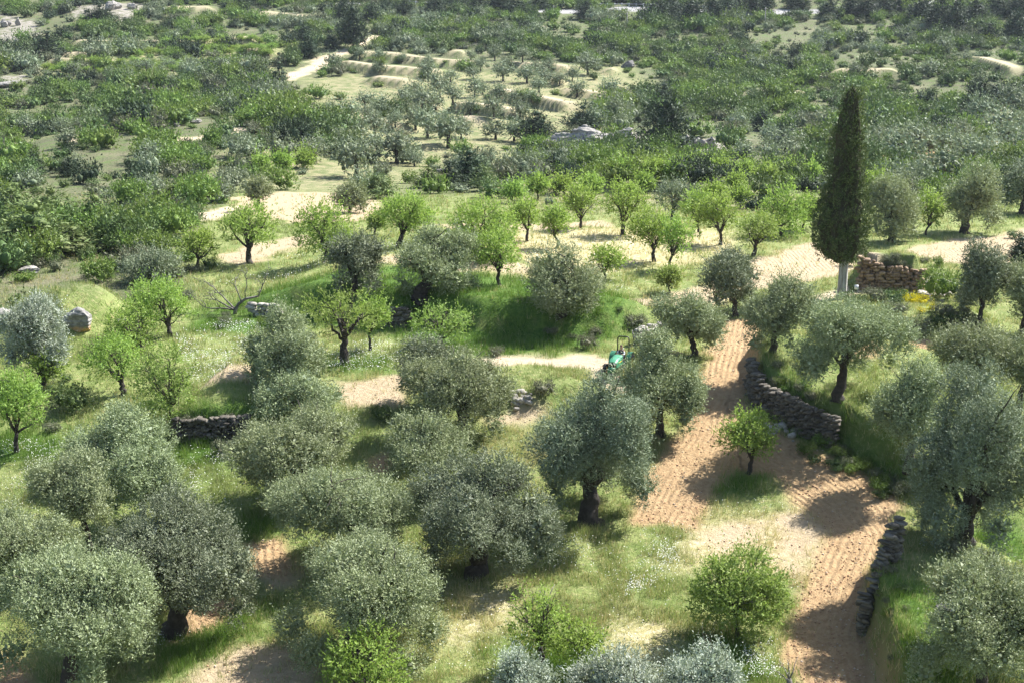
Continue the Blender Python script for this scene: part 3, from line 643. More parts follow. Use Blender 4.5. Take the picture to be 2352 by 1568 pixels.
AL = [
 (393,772,285,452,638,765,"bright almond tree with a round crown above the daisy meadow, below the bluish bush",'almond',1.1,1.0),
 (330,800,235,360,690,815,"bright almond leaning into the larger round almond, over the daisy meadow",'almond',1.0,1.0),
 (285,905,190,335,765,890,"sprawling almond with dark forked branches over the wall",'almond',.8,1.3),
 (385,960,305,450,770,955,"ragged almond thicket with bare twigs beside the dark dry stone wall",'almond_dry',.8,1.0),
 (37,1037,-25,122,848,1010,"almond with a curved dark trunk at the left edge",'almond',.95,1.1),
 (100,900,60,160,800,890,"small almond at the foot of the bluish olive near the boulder",'almond',.8,1.0),
 (793,835,682,890,665,790,"open almond with a black forked trunk standing alone in the meadow",'almond_dry',.45,1.4),
 (850,804,828,895,690,775,"slim almond right behind the black forked almond",'almond',.7,1.0),
 (1010,800,940,1090,697,785,"yellowish bushy almond at the foot of the grass bank",'almond_dry',.9,.8),
 (577,606,502,645,470,580,"almond with a leaning trunk at the left end of the pale strip",'almond',.9,1.4),
 (457,622,412,502,530,602,"small almond beside the scrub, leftmost in the upper orchard",'almond',.9,1.2),
 (745,602,674,818,458,585,"leafy almond just behind the dark leftmost bank olive",'almond',1.2,1.0),
 (862,540,850,880,500,528,"short almond stump with few leaves near the pale curved field",'almond_dry',.6,1.2),
 (915,570,864,1010,440,552,"almond behind the thick-trunked old olive, its dark stem showing",'almond',1.2,1.3),
 (1108,600,1018,1192,455,590,"tall leafy almond behind the one with a slanting stem",'almond',1.3,1.0),
 (1150,656,1082,1192,525,640,"almond with a slanting dark stem right of the thick-trunked olive",'almond',1.0,1.2),
 (1211,555,1163,1240,455,540,"almond with a low side limb pointing left in the orchard row",'almond',.9,1.4),
 (1272,571,1238,1312,472,550,"small round almond behind the rounded old olive",'almond',1.1,1.3),
 (1333,524,1288,1374,425,512,"forked almond on the pale stripe at the back of the orchard",'almond',.85,1.2),
 (1429,540,1378,1492,416,522,"tall almond with a forked black trunk and a long shadow on the grass",'almond',.95,1.4),
 (1504,601,1438,1542,482,585,"wide almond, left one of the close pair in the middle orchard",'almond',1.2,1.3),
 (1543,622,1512,1592,500,598,"almond with a bare straight stem, right one of the close pair",'almond',1.0,1.2),
 (1655,564,1586,1692,440,548,"almond with a small forked stem right of the close pair",'almond',1.0,1.2),
 (1604,534,1560,1640,440,522,"almond half hidden behind the small-forked one",'almond',1.0,1.0),
 (1728,588,1690,1792,486,578,"olive-brown thin almond with a low fork above the pale strip",'almond_dry',.6,1.4),
 (1790,545,1740,1852,424,535,"leafy almond left of the tall cypress",'almond',1.2,1.2),
 (1850,530,1820,1880,450,520,"almond with a bent limb touching the cypress",'almond',.8,1.2),
 (1385,640,1350,1436,568,632,"thin young almond with a slanting stem right of the rounded old olive",'almond',.5,1.0),
 (1536,675,1508,1562,620,664,"thin sapling alone on the pale stubble",'almond_dry',.5,.8),
 (1718,1088,1645,1786,944,1070,"young almond in the middle of the ploughed strip, grass ring at its foot",'almond',1.5,1.2),
 (1692,1468,1580,1812,1250,1450,"round bushy young almond at the front on the flowered grass",'almond_dry',2.3,.7),
 (1240,1540,1165,1310,1345,1500,"bright almond shrub around a dead upright trunk at the front",'almond',.8,1.4),
 (1330,1560,1270,1390,1425,1510,"low bright shrub sprouting right of the dead upright trunk",'almond',1.0,.7),
 (850,1640,735,945,1435,1620,"bright almond shoots at the bottom edge under the drooping olive",'almond',1.0,1.0),
 (1545,502,1502,1602,412,494,"greyish leafy tree at the back of the orchard, broader than the almonds",'olive_far',1.2,.9),
 (2005,468,1985,2040,395,462,"almond between the cypress and the two-trunked olive",'almond',1.1,1.0),
 (2130,540,2095,2170,440,530,"green almond between the two-trunked olive and the stout leaning one",'almond',1.1,1.0),
]
for i, (u, v, l, r, t, b, lab, mt, dn, tk) in enumerate(AL): bz = lab.startswith(('round bushy', 'bright almond sh', 'low bright', 'yellowish bushy', 'ragged', 'leafy', 'tall leafy', 'bright almond l')); almond_tree(u, v, l, r, t, b, lab, 300 + i, mt, dn, tk, bushy=bz, low=.8 if bz else .35)
BACKAL = [(1235,460,50),(1358,458,50),(1505,420,46),(1430,420,40),(1590,416,46),(1650,416,42),(1545,418,36),(1710,420,40),(1760,432,44),(1812,425,46),(1860,425,44),(1180,468,40),(1690,440,30),(1640,470,44),(1700,478,40),(1480,445,36),(1290,450,36),(650,395,34),(700,388,30),(600,400,30)]
for i, (u, v, wd) in enumerate(BACKAL):
    almond_tree(u, v, u - wd / 2, u + wd / 2, v - wd * .98, v - wd * .22, "pale green small almond of the back rows below the rock outcrop and scrub", 500 + i, 'almond', 1.0, 1.2, group="small almonds of the back rows")
# ---- distant olives: a few crowns, copied
def far_tree(name, seed, mat, shape='olive', nleaf=900, L=.42):
    rng = np.random.default_rng(seed); mb = MB()
    if shape == 'olive':
        C, R = lobes_olive(rng, 1.0, .82, 14); C = C + [0, 0, 1.02]
        V, Q = foliage(rng, C, R, nleaf, L / 2.2, .45, .5); mb.add(V, Q, m=0); cores(mb, rng, C, R, .5)
        mb.add(*tube([[0, 0, -.3], [.03, .02, .35], [.0, .05, .8], [.05, 0, 1.3]], [.16, .10, .09, .06], 7), m=1)
        for k in range(3): mb.add(*tube(limb(rng, [0, 0, .6], C[3 + 2 * k], 5), [.07, .06, .05, .04, .02], 5), m=1)
    return mb.mesh(name, [M[mat], M['bark']])
FO = [far_tree("distant_olive", 700 + k, 'olive_far') for k in range(6)]
def cpt(x0, y0):
    return lambda zx, zy: ((x0 + zx / 2.6133) * .9408, (y0 + zy / 2.6133) * .9408)
A1, A2, A3 = cpt(0, 0), cpt(800, 0), cpt(1600, 0)
FAR2 = [(205,385,70),(335,395,80),(475,400,55),(640,415,65),(915,385,60),(1065,390,80),(1245,400,85),(975,455,70),(1150,440,70),(1325,470,80),(325,475,80),(640,515,95),(785,525,80),(930,510,80),(1120,520,95),(1270,530,110),(1395,550,90),(1410,445,70),(1660,480,120),(1590,615,100),(1790,645,110),(940,622,90),(990,605,70),(1095,640,85),(1195,675,85),(500,690,110),(560,645,100),(715,625,130),(800,660,100),(690,700,90),(910,735,85),(1060,760,110),(1230,760,100),(1300,665,80),(145,775,125),(240,695,110),(340,745,110),(250,772,90),(300,868,120),(430,810,95),(560,830,125),(610,745,160),(740,822,95),(180,872,115),(60,835,85),(30,775,115),(640,885,150),(770,945,190),(1070,892,130),(1190,905,125),(120,985,140),(310,1000,130),(220,972,95),(440,1045,200),(180,1138,215),(555,1062,90),(850,890,100),(1850,782,135),(1880,690,95),(1980,705,110),(1700,725,70),(1350,592,90),(1480,545,80),(430,322,60),(590,330,60),(1080,300,80),(1330,272,110),(1160,285,90),(40,440,90),(1560,520,70)]
FAR3 = [(560,1045,130),(740,1055,130),(910,1065,145),(1000,1060,100),(830,975,165),(730,955,130),(1300,1050,125),(1430,1030,175),(1560,1100,225),(1490,955,150),(1640,1000,165),(1740,965,110),(1860,985,150),(1950,922,130),(1820,1178,235),(1965,1060,160),(2060,1110,210),(2250,985,190),(2200,875,180),(2070,795,150),(2290,745,160),(2335,900,130),(2150,1010,140),(2330,1030,160)]
FAR3B = [(1270,484,80),(470,655,100),(630,645,85),(1840,372,100),(1985,412,70),(1740,492,115),(2060,560,80)]
FAR1 = [(935,466,82),(1030,485,62),(1180,485,82),(1220,452,80),(1420,465,92),(1090,450,60),(800,442,50),(620,442,42),(370,428,62),(470,492,80),(180,862,112),(390,857,92),(510,852,92),(610,805,98),(35,792,82),(730,812,95),(430,942,105),(20,972,70),(970,1072,135),(1580,1042,145),(2010,1032,155),(850,470,70),(1300,540,80),(1100,560,90)]
rngf = np.random.default_rng(5)
FARGROUPS = [
 (FAR2, A2, "small grey-green olive on the stepped terraces of the far slope", "olives on the far stepped terraces"),
 (FAR3, A3, "grey-green olive of the reddish-soiled plot behind and right of the tall cypress", "olives of the reddish plot"),
 (FAR3B, A3, "lone far olive beside a pale track on the scrubby slope at the right", "lone olives on the right slope"),
 (FAR1, A1, "small far olive on the scrubby left slope around the knoll", "olives on the left slope")]
first = True
for lst, cv, lab, grp in FARGROUPS:
    for zx, zy, wz in lst:
        u, v = cv(zx, zy); p = gp(u, v); s = FPX / depth_of(p); a = wz / 2.6133 * .9408 / 2 / s * 1.18
        o = obj("olive_tree", FO[int(rngf.integers(6))], None, p); tag(o, lab, "olive tree", grp)
        o.scale = (a, a, a * (.85 + .3 * rngf.random())); o.rotation_euler = (0, 0, rngf.random() * 6.28)
# ---- pines
def pine_mesh(seed, mat, tall=2.6, tiers=5, nleaf=3400):
    rng = np.random.default_rng(seed); C = []; R = []
    for k in range(tiers):
        f = k / (tiers - 1); z = .55 + f * (tall - .8); rad = (1.0 - .72 * f ** 1.2) * (.85 + .3 * rng.random()); n = max(1, int(5 * (1 - f) + 1))
        for j in range(n):
            th = j * 6.283 / n + rng.random() * 1.4; q = rad * (.55 if n > 1 else .12)
            C.append([q * math.cos(th), q * math.sin(th), z + rng.normal() * .1]); R.append([max(.28, rad * .5), max(.28, rad * .5), .30 + .12 * (1 - f)])
    C = np.array(C); R = np.array(R); mb = MB(); V, Q = foliage(rng, C, R, nleaf, .19, .30, .35, 5, 2.2, .5, .6, .25); mb.add(V, Q); cores(mb, rng, C, R, .72)
    mb.add(*tube([[0, 0, -.3], [.02, 0, tall * .4], [0, .03, tall * .9]], [.10, .07, .02], 7), m=1)
    return mb.mesh("pine", [M[mat], M['bark']])
PN = [pine_mesh(800 + k, 'pine', [2.4, 2.8, 3.3, 2.2][k], [5, 6, 6, 4][k]) for k in range(4)]
PL = [pine_mesh(820 + k, 'pine_light', [2.0, 2.4][k], 5, 2200) for k in range(2)]
PT = [pine_mesh(830, 'pine', 6.5, 9, 2600)]
PINES = [ # foot u,v, width, height, mesh set, label, group
 (1528,358,92,165,PN,"tallest dark pine standing in front of the pale rock outcrop",None),(1232,330,72,78,PN,"dark pine left of the rock outcrop among olives, nearer one",None),(1338,304,66,70,PN,"dark pine behind the left end of the rock outcrop",None),
 (643,218,38,105,PT,"tall narrow columnar pine beside the pale track on the left slope",None),(868,456,72,80,PL,"rounded brownish-green pine right of the pale curved field",None),
 (1080,432,80,92,PN,"dark pine in the thicket left of the outcrop",None),(1035,436,60,70,PN,"second dark pine of the thicket left of the outcrop, further left",None),(985,432,56,56,PL,"low light pine at the left end of the thicket",None),(1115,436,50,64,PL,"light pine at the right end of the thicket",None),
 (80,590,150,150,PL,"largest shaggy pine at the left above the boulders",None),(222,545,90,118,PL,"pine with upright shoots beside the shaggy one at the left",None),(30,520,90,110,PL,"pine at the left edge behind the shaggy one",None),(120,520,100,105,PL,"pine between the shaggy pine and the upright one",None),(170,585,90,80,PL,"low pine in front of the upright one at the left",None),
 (80,412,44,74,PN,"dark pine left of the pale winding path on the left slope",None),(160,405,40,46,PN,"small dark pine just below the pale winding path",None),
 (2247,258,62,90,PN,"dark pine on the right slope beneath the pale track",None),(1808,232,42,46,PN,"small dark pine on the pale bare patch above the cypress",None),(1752,300,44,54,PN,"dark pine left of the cypress top",None),(2290,240,60,60,PN,"bushy pine right of the dark pine beneath the pale track",None),
 (2345,610,60,70,PN,"dark pine branch mass at the right edge by the upper plough",None),(1525,250,62,60,PN,"dark pine behind the tallest one on the slope",None),(110,132,60,62,PN,"dark pine in front of bare rocks at the upper left",None),
 (230,52,44,46,PN,"lone dark pine high on the rocky upper left slope",None)]
TOP = [(710,132,48,60),(812,112,60,105),(790,60,44,70),(760,112,38,40),(855,52,44,52),(890,30,46,44),(930,34,40,40),(1000,34,50,48),(1050,20,50,46),(1100,28,46,46),(1150,22,60,60),(1190,30,46,42),(1240,20,46,34),(1345,44,50,44),(1510,50,64,72),(1545,35,50,60),(1590,66,72,84),(1640,60,60,80),(1670,44,60,60),(1730,30,50,50),(1760,24,40,40),(1830,20,50,46),(1905,42,46,54),(1960,40,52,68),(1990,48,50,60),(2030,30,50,44),(2080,20,60,50),(2120,60,64,86),(2160,75,72,92),(2190,92,70,96),(2240,50,60,60),(2290,40,60,60),(2335,90,60,80),(2340,40,60,60),(1690,20,50,50),(700,90,40,40),(1420,6,40,34),(560,20,40,40),(600,10,40,40),(2270,100,46,50)]
def put_single(name, meshes, u, v, wd, ht, lab, cat, grp, rng, hscale=None):
    p = gp(u, v); s = FPX / depth_of(p); me = meshes[int(rng.integers(len(meshes)))]
    co = np.array([q.co[:] for q in me.vertices][:6000:7]) if len(me.vertices) else None
    zmax = float(co[:, 2].max()); a = wd / 2 / s * 1.05
    o = obj(name, me, None, p); o.scale = (a, a, ht / s / zmax); o.rotation_euler = (0, 0, rng.random() * 6.28)
    return tag(o, lab, cat, grp)
for u, v, wd, ht, ms, lab, g in PINES: put_single("pine_tree", ms, u, v, wd * 1.15, ht * 1.05, lab, "pine tree", g, rngf)
for u, v, wd, ht in TOP: put_single("pine_tree", PN, u, v, wd, ht, "dark pine of the wooded upper slope below the road", "pine tree", "pines of the wooded upper slope", rngf)
# ---- the cypress
def cypress():
    rng = np.random.default_rng(77); p = gp(1932, 686); s = FPX / depth_of(p); dep = math.atan2(ZC - p[2], p[1]); k = 1 / s / math.cos(dep)
    o = thing("cypress_tree", "tall dark cypress with a pale bare trunk, towering over the white track", "cypress", p)
    prof = [(600,14),(590,42),(570,56),(540,62),(515,67),(490,64),(470,52),(440,46),(400,44),(370,42),(340,38),(310,35),(280,29),(250,24),(230,18),(222,9),(212,1)]
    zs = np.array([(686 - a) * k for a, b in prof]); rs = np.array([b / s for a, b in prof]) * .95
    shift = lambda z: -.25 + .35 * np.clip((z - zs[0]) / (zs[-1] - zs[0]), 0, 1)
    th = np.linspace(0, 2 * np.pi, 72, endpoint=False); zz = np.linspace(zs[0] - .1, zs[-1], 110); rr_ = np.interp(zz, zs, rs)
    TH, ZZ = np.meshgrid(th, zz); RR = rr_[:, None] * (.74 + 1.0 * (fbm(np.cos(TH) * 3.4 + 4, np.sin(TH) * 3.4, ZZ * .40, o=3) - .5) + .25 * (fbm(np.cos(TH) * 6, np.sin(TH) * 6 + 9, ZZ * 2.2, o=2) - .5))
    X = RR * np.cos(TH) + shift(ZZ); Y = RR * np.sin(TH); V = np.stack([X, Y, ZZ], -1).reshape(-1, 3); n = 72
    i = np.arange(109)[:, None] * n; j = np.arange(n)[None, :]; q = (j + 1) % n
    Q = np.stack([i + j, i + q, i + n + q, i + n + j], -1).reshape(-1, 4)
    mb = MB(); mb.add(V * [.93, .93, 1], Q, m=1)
    w_ = np.interp(np.linspace(zs[0], zs[-1], 400), zs, rs) + .12; w_ /= w_.sum(); C = []; R = []
    for i in range(230):
        z = rng.choice(np.linspace(zs[0] + .1, zs[-1] - .25, 400), p=w_); t = i * 2.39996 + rng.random() * .5; r_ = np.interp(z, zs, rs); k = min(.42, .16 + .16 * r_) * (.7 + .6 * rng.random())
        q = max(.02, r_ * (.88 + .2 * rng.random()) - k * .75); C.append([q * math.cos(t) + shift(z), q * math.sin(t), z]); R.append([k, k, k * (1.5 + .9 * rng.random())])
    V, Q = foliage(rng, C, R, 42000, .15, .40, 1.0, 6, 1.8, .35, .6, .3, .6); mb.add(V, Q)
    obj("crown", mb.mesh("cypress_crown", [M['cypress'], M['cypress_shade']]), o)
    h = zs[0] + 1.4; t = np.linspace(0, 1, 14)
    V, Q, T = tube(np.stack([.06 * np.sin(t * 3), 0 * t, h * t - .2], 1), 10.5 / s * (1 - .12 * t + .25 * np.exp(-t * 14)), 28)
    a = np.arctan2(V[:, 1], V[:, 0]); V[:, :2] *= (1 + .07 * np.sin(a * 7 + V[:, 2] * .4) + .04 * np.sin(a * 13))[:, None]
    mt, nt, b = new_mat("cypress_bark"); tc = N(nt, "ShaderNodeTexCoord").outputs['Object']; mp = N(nt, "ShaderNodeMapping"); mp.inputs['Scale'].default_value = (9, 9, .8); nt.links.new(tc, mp.inputs[0])
    f = noise(nt, 1.0, 5, .7, mp.outputs[0]); nt.links.new(mixc(nt, ramp(nt, f, .38, .62), (.20,.17,.145), (.43,.40,.37)), b.inputs['Base Color']); b.inputs['Roughness'].default_value = .9
    bp = N(nt, "ShaderNodeBump"); bp.inputs['Distance'].default_value = .06; nt.links.new(f, bp.inputs['Height']); nt.links.new(bp.outputs[0], b.inputs['Normal'])
    mb = MB(); mb.add(V, Q, T); obj("trunk", mb.mesh("cypress_trunk", [mt], True), o)
cypress()
# ------------------------------------------------------------------ shrubs and scrub
def shrub_mesh(seed, mat, n=620, L=.15, flat=.8, core=.62, m2=None):
    rng = np.random.default_rng(seed); k = int(rng.integers(5, 9)); C = [[0, 0, .38]]; R = [[.62, .62, .42]]
    for i in range(k):
        th = i * 2.4 + rng.random(); q = .35 + .3 * rng.random(); r_ = .30 + .18 * rng.random()
        C.append([q * math.cos(th), q * math.sin(th), .25 + .38 * rng.random()]); R.append([r_, r_, r_ * (.8 + .35 * rng.random())])
    C = np.array(C); R = np.array(R); C[:, 2] *= flat / .8; mb = MB()
    V, Q = foliage(rng, C, R, n, L, .5, .5, 4, 1.8, .4, .3, .25); mb.add(V, Q); cores(mb, rng, C, R, core)
    return mb.mesh("shrub", [M[mat]])
SHM = {k: [shrub_mesh(900 + 10 * i + j, k) for j in range(3)] for i, k in enumerate(('maquis', 'maquis_light', 'garrigue', 'pine', 'olive_far'))}
SHF = {k: [shrub_mesh(940 + 10 * i + j, k, 1700, .10, .8, .5) for j in range(3)] for i, k in enumerate(('maquis', 'maquis_light', 'garrigue', 'pine', 'olive_far'))}
LISTF = [m for k in ('maquis', 'maquis_light', 'garrigue', 'pine', 'olive_far') for m in SHF[k]]
SHN = {k: [shrub_mesh(960 + 10 * i + j, k, 2400, .085, .8, .5) for j in range(2)] for i, k in enumerate(('maquis', 'maquis_light', 'garrigue'))}
rs = np.random.default_rng(11)
HAND = [(2165,690,100,85,'maquis_light',"bright green bush at the end of the brown stone wall, beside the two-tiered olive"),
 (1462,752,58,36,'garrigue',"rounded grey-green shrub on the bank just above the tractor"),(1350,800,52,40,'garrigue',"small shrub on the grass bank left of the tractor"),
 (875,965,56,44,'maquis',"small dark shrub in front of the pale stubble patch in the middle"),(1250,905,60,40,'garrigue',"shrub among the rubble of the track left of the tractor"),
 (160,945,110,80,'maquis',"green shrub speckled with white flowers under the sprawling almond"),(2272,1292,42,38,'garrigue',"dry grey thorn ball growing on the rock at the right"),
 (1955,612,40,48,'maquis',"dark narrow bush at the top corner of the brown stone wall"),(2155,612,30,26,'maquis_light',"small bright bush at the edge of the pale upper plough"),
 (2190,1262,90,40,'garrigue',"pale grey-green shrub above the rock at the right"),(2330,548,40,22,'maquis',"low bush by the edge of the pale upper plough"),
 (520,1040,60,40,'garrigue',"brownish shrub overhanging the dark dry stone wall"),(450,978,60,34,'garrigue',"purplish dry shrub on top of the dark dry stone wall"),
 (2100,770,70,50,'garrigue',"dry brown shrub at the foot of the yellow-flowered slope"),(1960,672,22,26,'maquis',"little bush standing in for an unclear dark arch behind the white sign")]  # last bush is made up, in place of an unidentified dark arch
for u, v, wd, ht, k, lab in HAND:
    o = put_single("shrub", SHN[k], u, v, wd, ht, lab, "shrub", None, rs)
for i in range(34):
    u = 1955 + rs.random() * 290; v = 690 + rs.random() * 72; wd = 28 + rs.random() * 36
    if (u < 1990 and v < 700) or (2060 < u < 2165 and v < 735): continue
    put_single("shrub", SHN[['garrigue', 'garrigue', 'maquis', 'garrigue'][i % 4]], u, v, wd, wd * .62, "grey heath shrub on the mound below the brown stone wall", "shrub", "heath shrubs below the brown wall", rs)
for i in range(16):
    u = 1975 + rs.random() * 150; v = 575 + rs.random() * 50 + (u - 1975) * .16; wd = 20 + rs.random() * 24
    put_single("shrub", SHN['garrigue'], u, v, wd, wd * .5, "low grey shrub on the earth mound above the brown stone wall", "shrub", "shrubs on the earth mound", rs)
for i in range(26):
    t = rs.random(); u = 1900 + 190 * t + rs.normal() * 22; v = 1020 + 110 * t + rs.normal() * 14 + 20; wd = 24 + rs.random() * 34
    put_single("shrub", SHN[['maquis_light', 'maquis', 'garrigue'][i % 3]], u, v, wd, wd * .6, "leafy weed clump on the green bank between the terrace wall and the plough", "shrub", "weed clumps on the green bank", rs)
for i in range(70):
    z_ = [((900,700),(1440,745),24,40), ((440,720),(700,760),20,16), ((-10,900),(250,930),30,30), ((330,960),(600,985),20,12), ((2000,1320),(2090,1440),20,50), ((1745,835),(1900,960),22,12), ((230,640),(420,720),50,40)][i % 7]
    t = rs.random(); u = z_[0][0] + (z_[1][0] - z_[0][0]) * t + rs.normal() * z_[2]; v = z_[0][1] + (z_[1][1] - z_[0][1]) * t + rs.normal() * z_[3]; wd = 18 + rs.random() * 30
    put_single("shrub", SHN[['maquis_light', 'maquis', 'garrigue', 'garrigue'][int(rs.integers(4))]], u, v, wd, wd * .6, "small weedy shrub on the grass banks and terrace walls of the near fields", "shrub", "weedy shrubs of the near banks", rs)
M['broom'] = leafmat("broom_flower", (.60,.52,.015), (.74,.66,.03), (.42,.44,.06), .2, .1)
BR = shrub_mesh(990, 'broom', 900, .13, .7, .4)
for u, v, wd, ht, lab in [(2092,700,36,34,"left yellow-flowering broom of the pair at the end of the brown stone wall"),(2118,703,38,34,"right yellow-flowering broom of the pair at the end of the brown stone wall"),(2138,716,28,26,"yellow-flowering broom lower down the slope, beside the two-tiered olive"),(2117,720,22,18,"smallest pale yellow broom, lowest on the slope")]:
    put_single("broom_shrub", [BR], u, v, wd, ht, lab, "shrub", None, rs)
# scattered over the slopes: the largest are single shrubs, the countless rest is one scrub cover
def scrub():
    rng = np.random.default_rng(21); n = 70000
    y = np.sqrt(rng.random(n) * (680 ** 2 - 95 ** 2) + 95 ** 2); x = (rng.random(n) * 2 - 1) * .47 * y
    c = cover(x, y)
    cl = fbm(x / 16, y / 20, o=3); pr = c['scrub'] * sstep(.30, .50, cl) + .16 * c['scrub'] + .07 * c['field']
    pr *= (1 - .93 * sstep(-4, 14, poly_sd(x, y, GROVE))) * (1 - .95 * c['rock']) * (1 - c['road']) * (1 - sstep(.2, .5, c['track'])) * (1 - .93 * c['clear']); pr = np.maximum(pr, c['riser'] * .75)
    pr *= np.clip(.9 - .30 * sstep(200, 500, y), 0, 1)
    ok = rng.random(n) < pr * .50; x, y, cl = x[ok], y[ok], cl[ok]; c = {k: a[ok] for k, a in c.items()}
    r = (.65 + 2.3 * rng.random(len(x)) ** 2.6 + 1.0 * sstep(.5, .68, cl)) * np.where(c['riser'] > .3, .5, 1)
    kind = rng.random(len(x)) + (fbm(x / 40 + 9, y / 40, o=2) - .5) * 1.1
    k = np.where(kind < .30, 0, np.where(kind < .62, 1, np.where(kind < .84, 2, np.where(kind < 1.0, 3, 4))))
    r = np.where(k == 2, r * .7, r)
    z = H(x, y); idx = k * 3 + rng.integers(0, 3, len(x))
    return x, y, z, r, idx
sx, sy, sz, sr_, sidx = scrub()
LISTM = [m for k in ('maquis', 'maquis_light', 'garrigue', 'pine', 'olive_far') for m in SHM[k]]
KN2 = ["dark green maquis shrub", "light green maquis shrub", "grey garrigue shrub", "dark needle-leaved shrub", "grey-green leafy shrub"]
dd = np.hypot(sx, sy); app = sr_ / dd; inview = (np.abs(sx) < .365 * sy)
order = np.argsort(-np.where(inview, app, 0))[:112]
for q in order:
    u = 1176 + FPX * sx[q] / (sy[q] * cp - (sz[q] - ZC) * sp)
    if sy[q] < 260: where = "on the wooded slope at the left edge below the knoll" if u < 700 else ("in the thicket under the rock outcrop" if u < 1700 else "on the slope right of the cypress")
    else: where = "on the far hillside"
    o = obj("shrub", (LISTF if sy[q] < 230 else LISTM)[sidx[q]], None, (sx[q], sy[q], sz[q] - .1)); a = sr_[q]
    o.scale = (a, a, a * (.9 + .5 * rs.random())); o.rotation_euler = (0, 0, rs.random() * 6.28)
    tag(o, KN2[sidx[q] // 3] + " " + where, "shrub", "maquis shrubs " + where)
proto = {}
for o in COL.objects:
    if o.name.startswith("shrub") and o.data and o.data in LISTM: proto.setdefault(LISTM.index(o.data), o)
for k_ in range(15):
    if k_ not in proto:      # plant one real shrub of every kind that the slope cover repeats
        q = int(np.argmax(np.where((sidx == k_) & inview, app, 0))); o = obj("shrub", LISTM[k_], None, (sx[q], sy[q], sz[q] - .1)); o.scale = (sr_[q],) * 3
        tag(o, KN2[k_ // 3] + " on the far hillside", "shrub", "maquis shrubs on the far hillside"); proto[k_] = o
rest = np.ones(len(sx), bool); rest[order] = False
have = np.array([i in proto for i in sidx]); rest &= have
keys = sorted(proto); remap = np.full(15, 0); 
for n_, k_ in enumerate(keys): remap[k_] = n_
def scatter(name, P, rot, scl, idx, protos, kind="stuff"):
    me = bpy.data.meshes.new(name); me.vertices.add(len(P)); me.vertices.foreach_set("co", np.asarray(P, np.float32).ravel())
    a = me.attributes.new("spin", 'FLOAT_VECTOR', 'POINT'); a.data.foreach_set("vector", np.asarray(rot, np.float32).ravel())
    a = me.attributes.new("size", 'FLOAT_VECTOR', 'POINT'); a.data.foreach_set("vector", np.asarray(scl, np.float32).ravel())
    a = me.attributes.new("pick", 'INT', 'POINT'); a.data.foreach_set("value", np.asarray(idx, np.int32))
    o = obj(name, me); ng = bpy.data.node_groups.new(name, 'GeometryNodeTree')
    ng.interface.new_socket("Geometry", in_out='INPUT', socket_type='NodeSocketGeometry'); ng.interface.new_socket("Geometry", in_out='OUTPUT', socket_type='NodeSocketGeometry')
    gi = ng.nodes.new("NodeGroupInput"); go = ng.nodes.new("NodeGroupOutput"); iop = ng.nodes.new("GeometryNodeInstanceOnPoints"); j = ng.nodes.new("GeometryNodeJoinGeometry")
    ng.links.new(gi.outputs[0], iop.inputs['Points'])
    for p in reversed(protos):
        oi = ng.nodes.new("GeometryNodeObjectInfo"); oi.transform_space = 'ORIGINAL'; oi.inputs['Object'].default_value = p; oi.inputs['As Instance'].default_value = True
        ng.links.new(oi.outputs['Geometry'], j.inputs[0])
    ng.links.new(j.outputs[0], iop.inputs['Instance']); iop.inputs['Pick Instance'].default_value = True
    def na(nm, t):
        q = ng.nodes.new("GeometryNodeInputNamedAttribute"); q.data_type = t; q.inputs['Name'].default_value = nm; return q.outputs[0]
    ng.links.new(na("pick", 'INT'), iop.inputs['Instance Index']); ng.links.new(na("size", 'FLOAT_VECTOR'), iop.inputs['Scale'])
    e = ng.nodes.new("FunctionNodeEulerToRotation"); ng.links.new(na("spin", 'FLOAT_VECTOR'), e.inputs[0]); ng.links.new(e.outputs[0], iop.inputs['Rotation'])
    ng.links.new(iop.outputs[0], go.inputs[0]); md = o.modifiers.new("scatter", 'NODES'); md.node_group = ng
    return tag(o, None, None, None, kind)
nr_ = int(rest.sum()); a = sr_[rest]; hz = a * (.8 + .6 * rs.random(nr_))
scatter("scrub", np.stack([sx[rest], sy[rest], sz[rest] - .1], 1), np.stack([np.zeros(nr_), np.zeros(nr_), rs.random(nr_) * 6.28], 1), np.stack([a, a, hz], 1), remap[sidx[rest]], [proto[k_] for k_ in keys])
tag(bpy.data.objects["scrub"], "mixed green maquis scrub covering the far hillsides", None)
print("scrub instances", nr_)

YA = [far_tree('young_almond', 740 + k, 'almond', nleaf=1500) for k in range(3)]
for v0, u0, u1 in ((116, 330, 640), (128, 260, 640), (150, 150, 560), (164, 110, 520), (100, 380, 620)):
    u = u0
    while u < u1:
        wd = 18 + rs.random() * 8
        put_single("young_almond_tree", YA, u, v0 + rs.normal() * 2.5, wd, wd * .95, "small light green orchard tree in the rows on the upper left slope", "almond tree", "orchard rows on the upper left slope", rs); u += 13 + rs.random() * 16
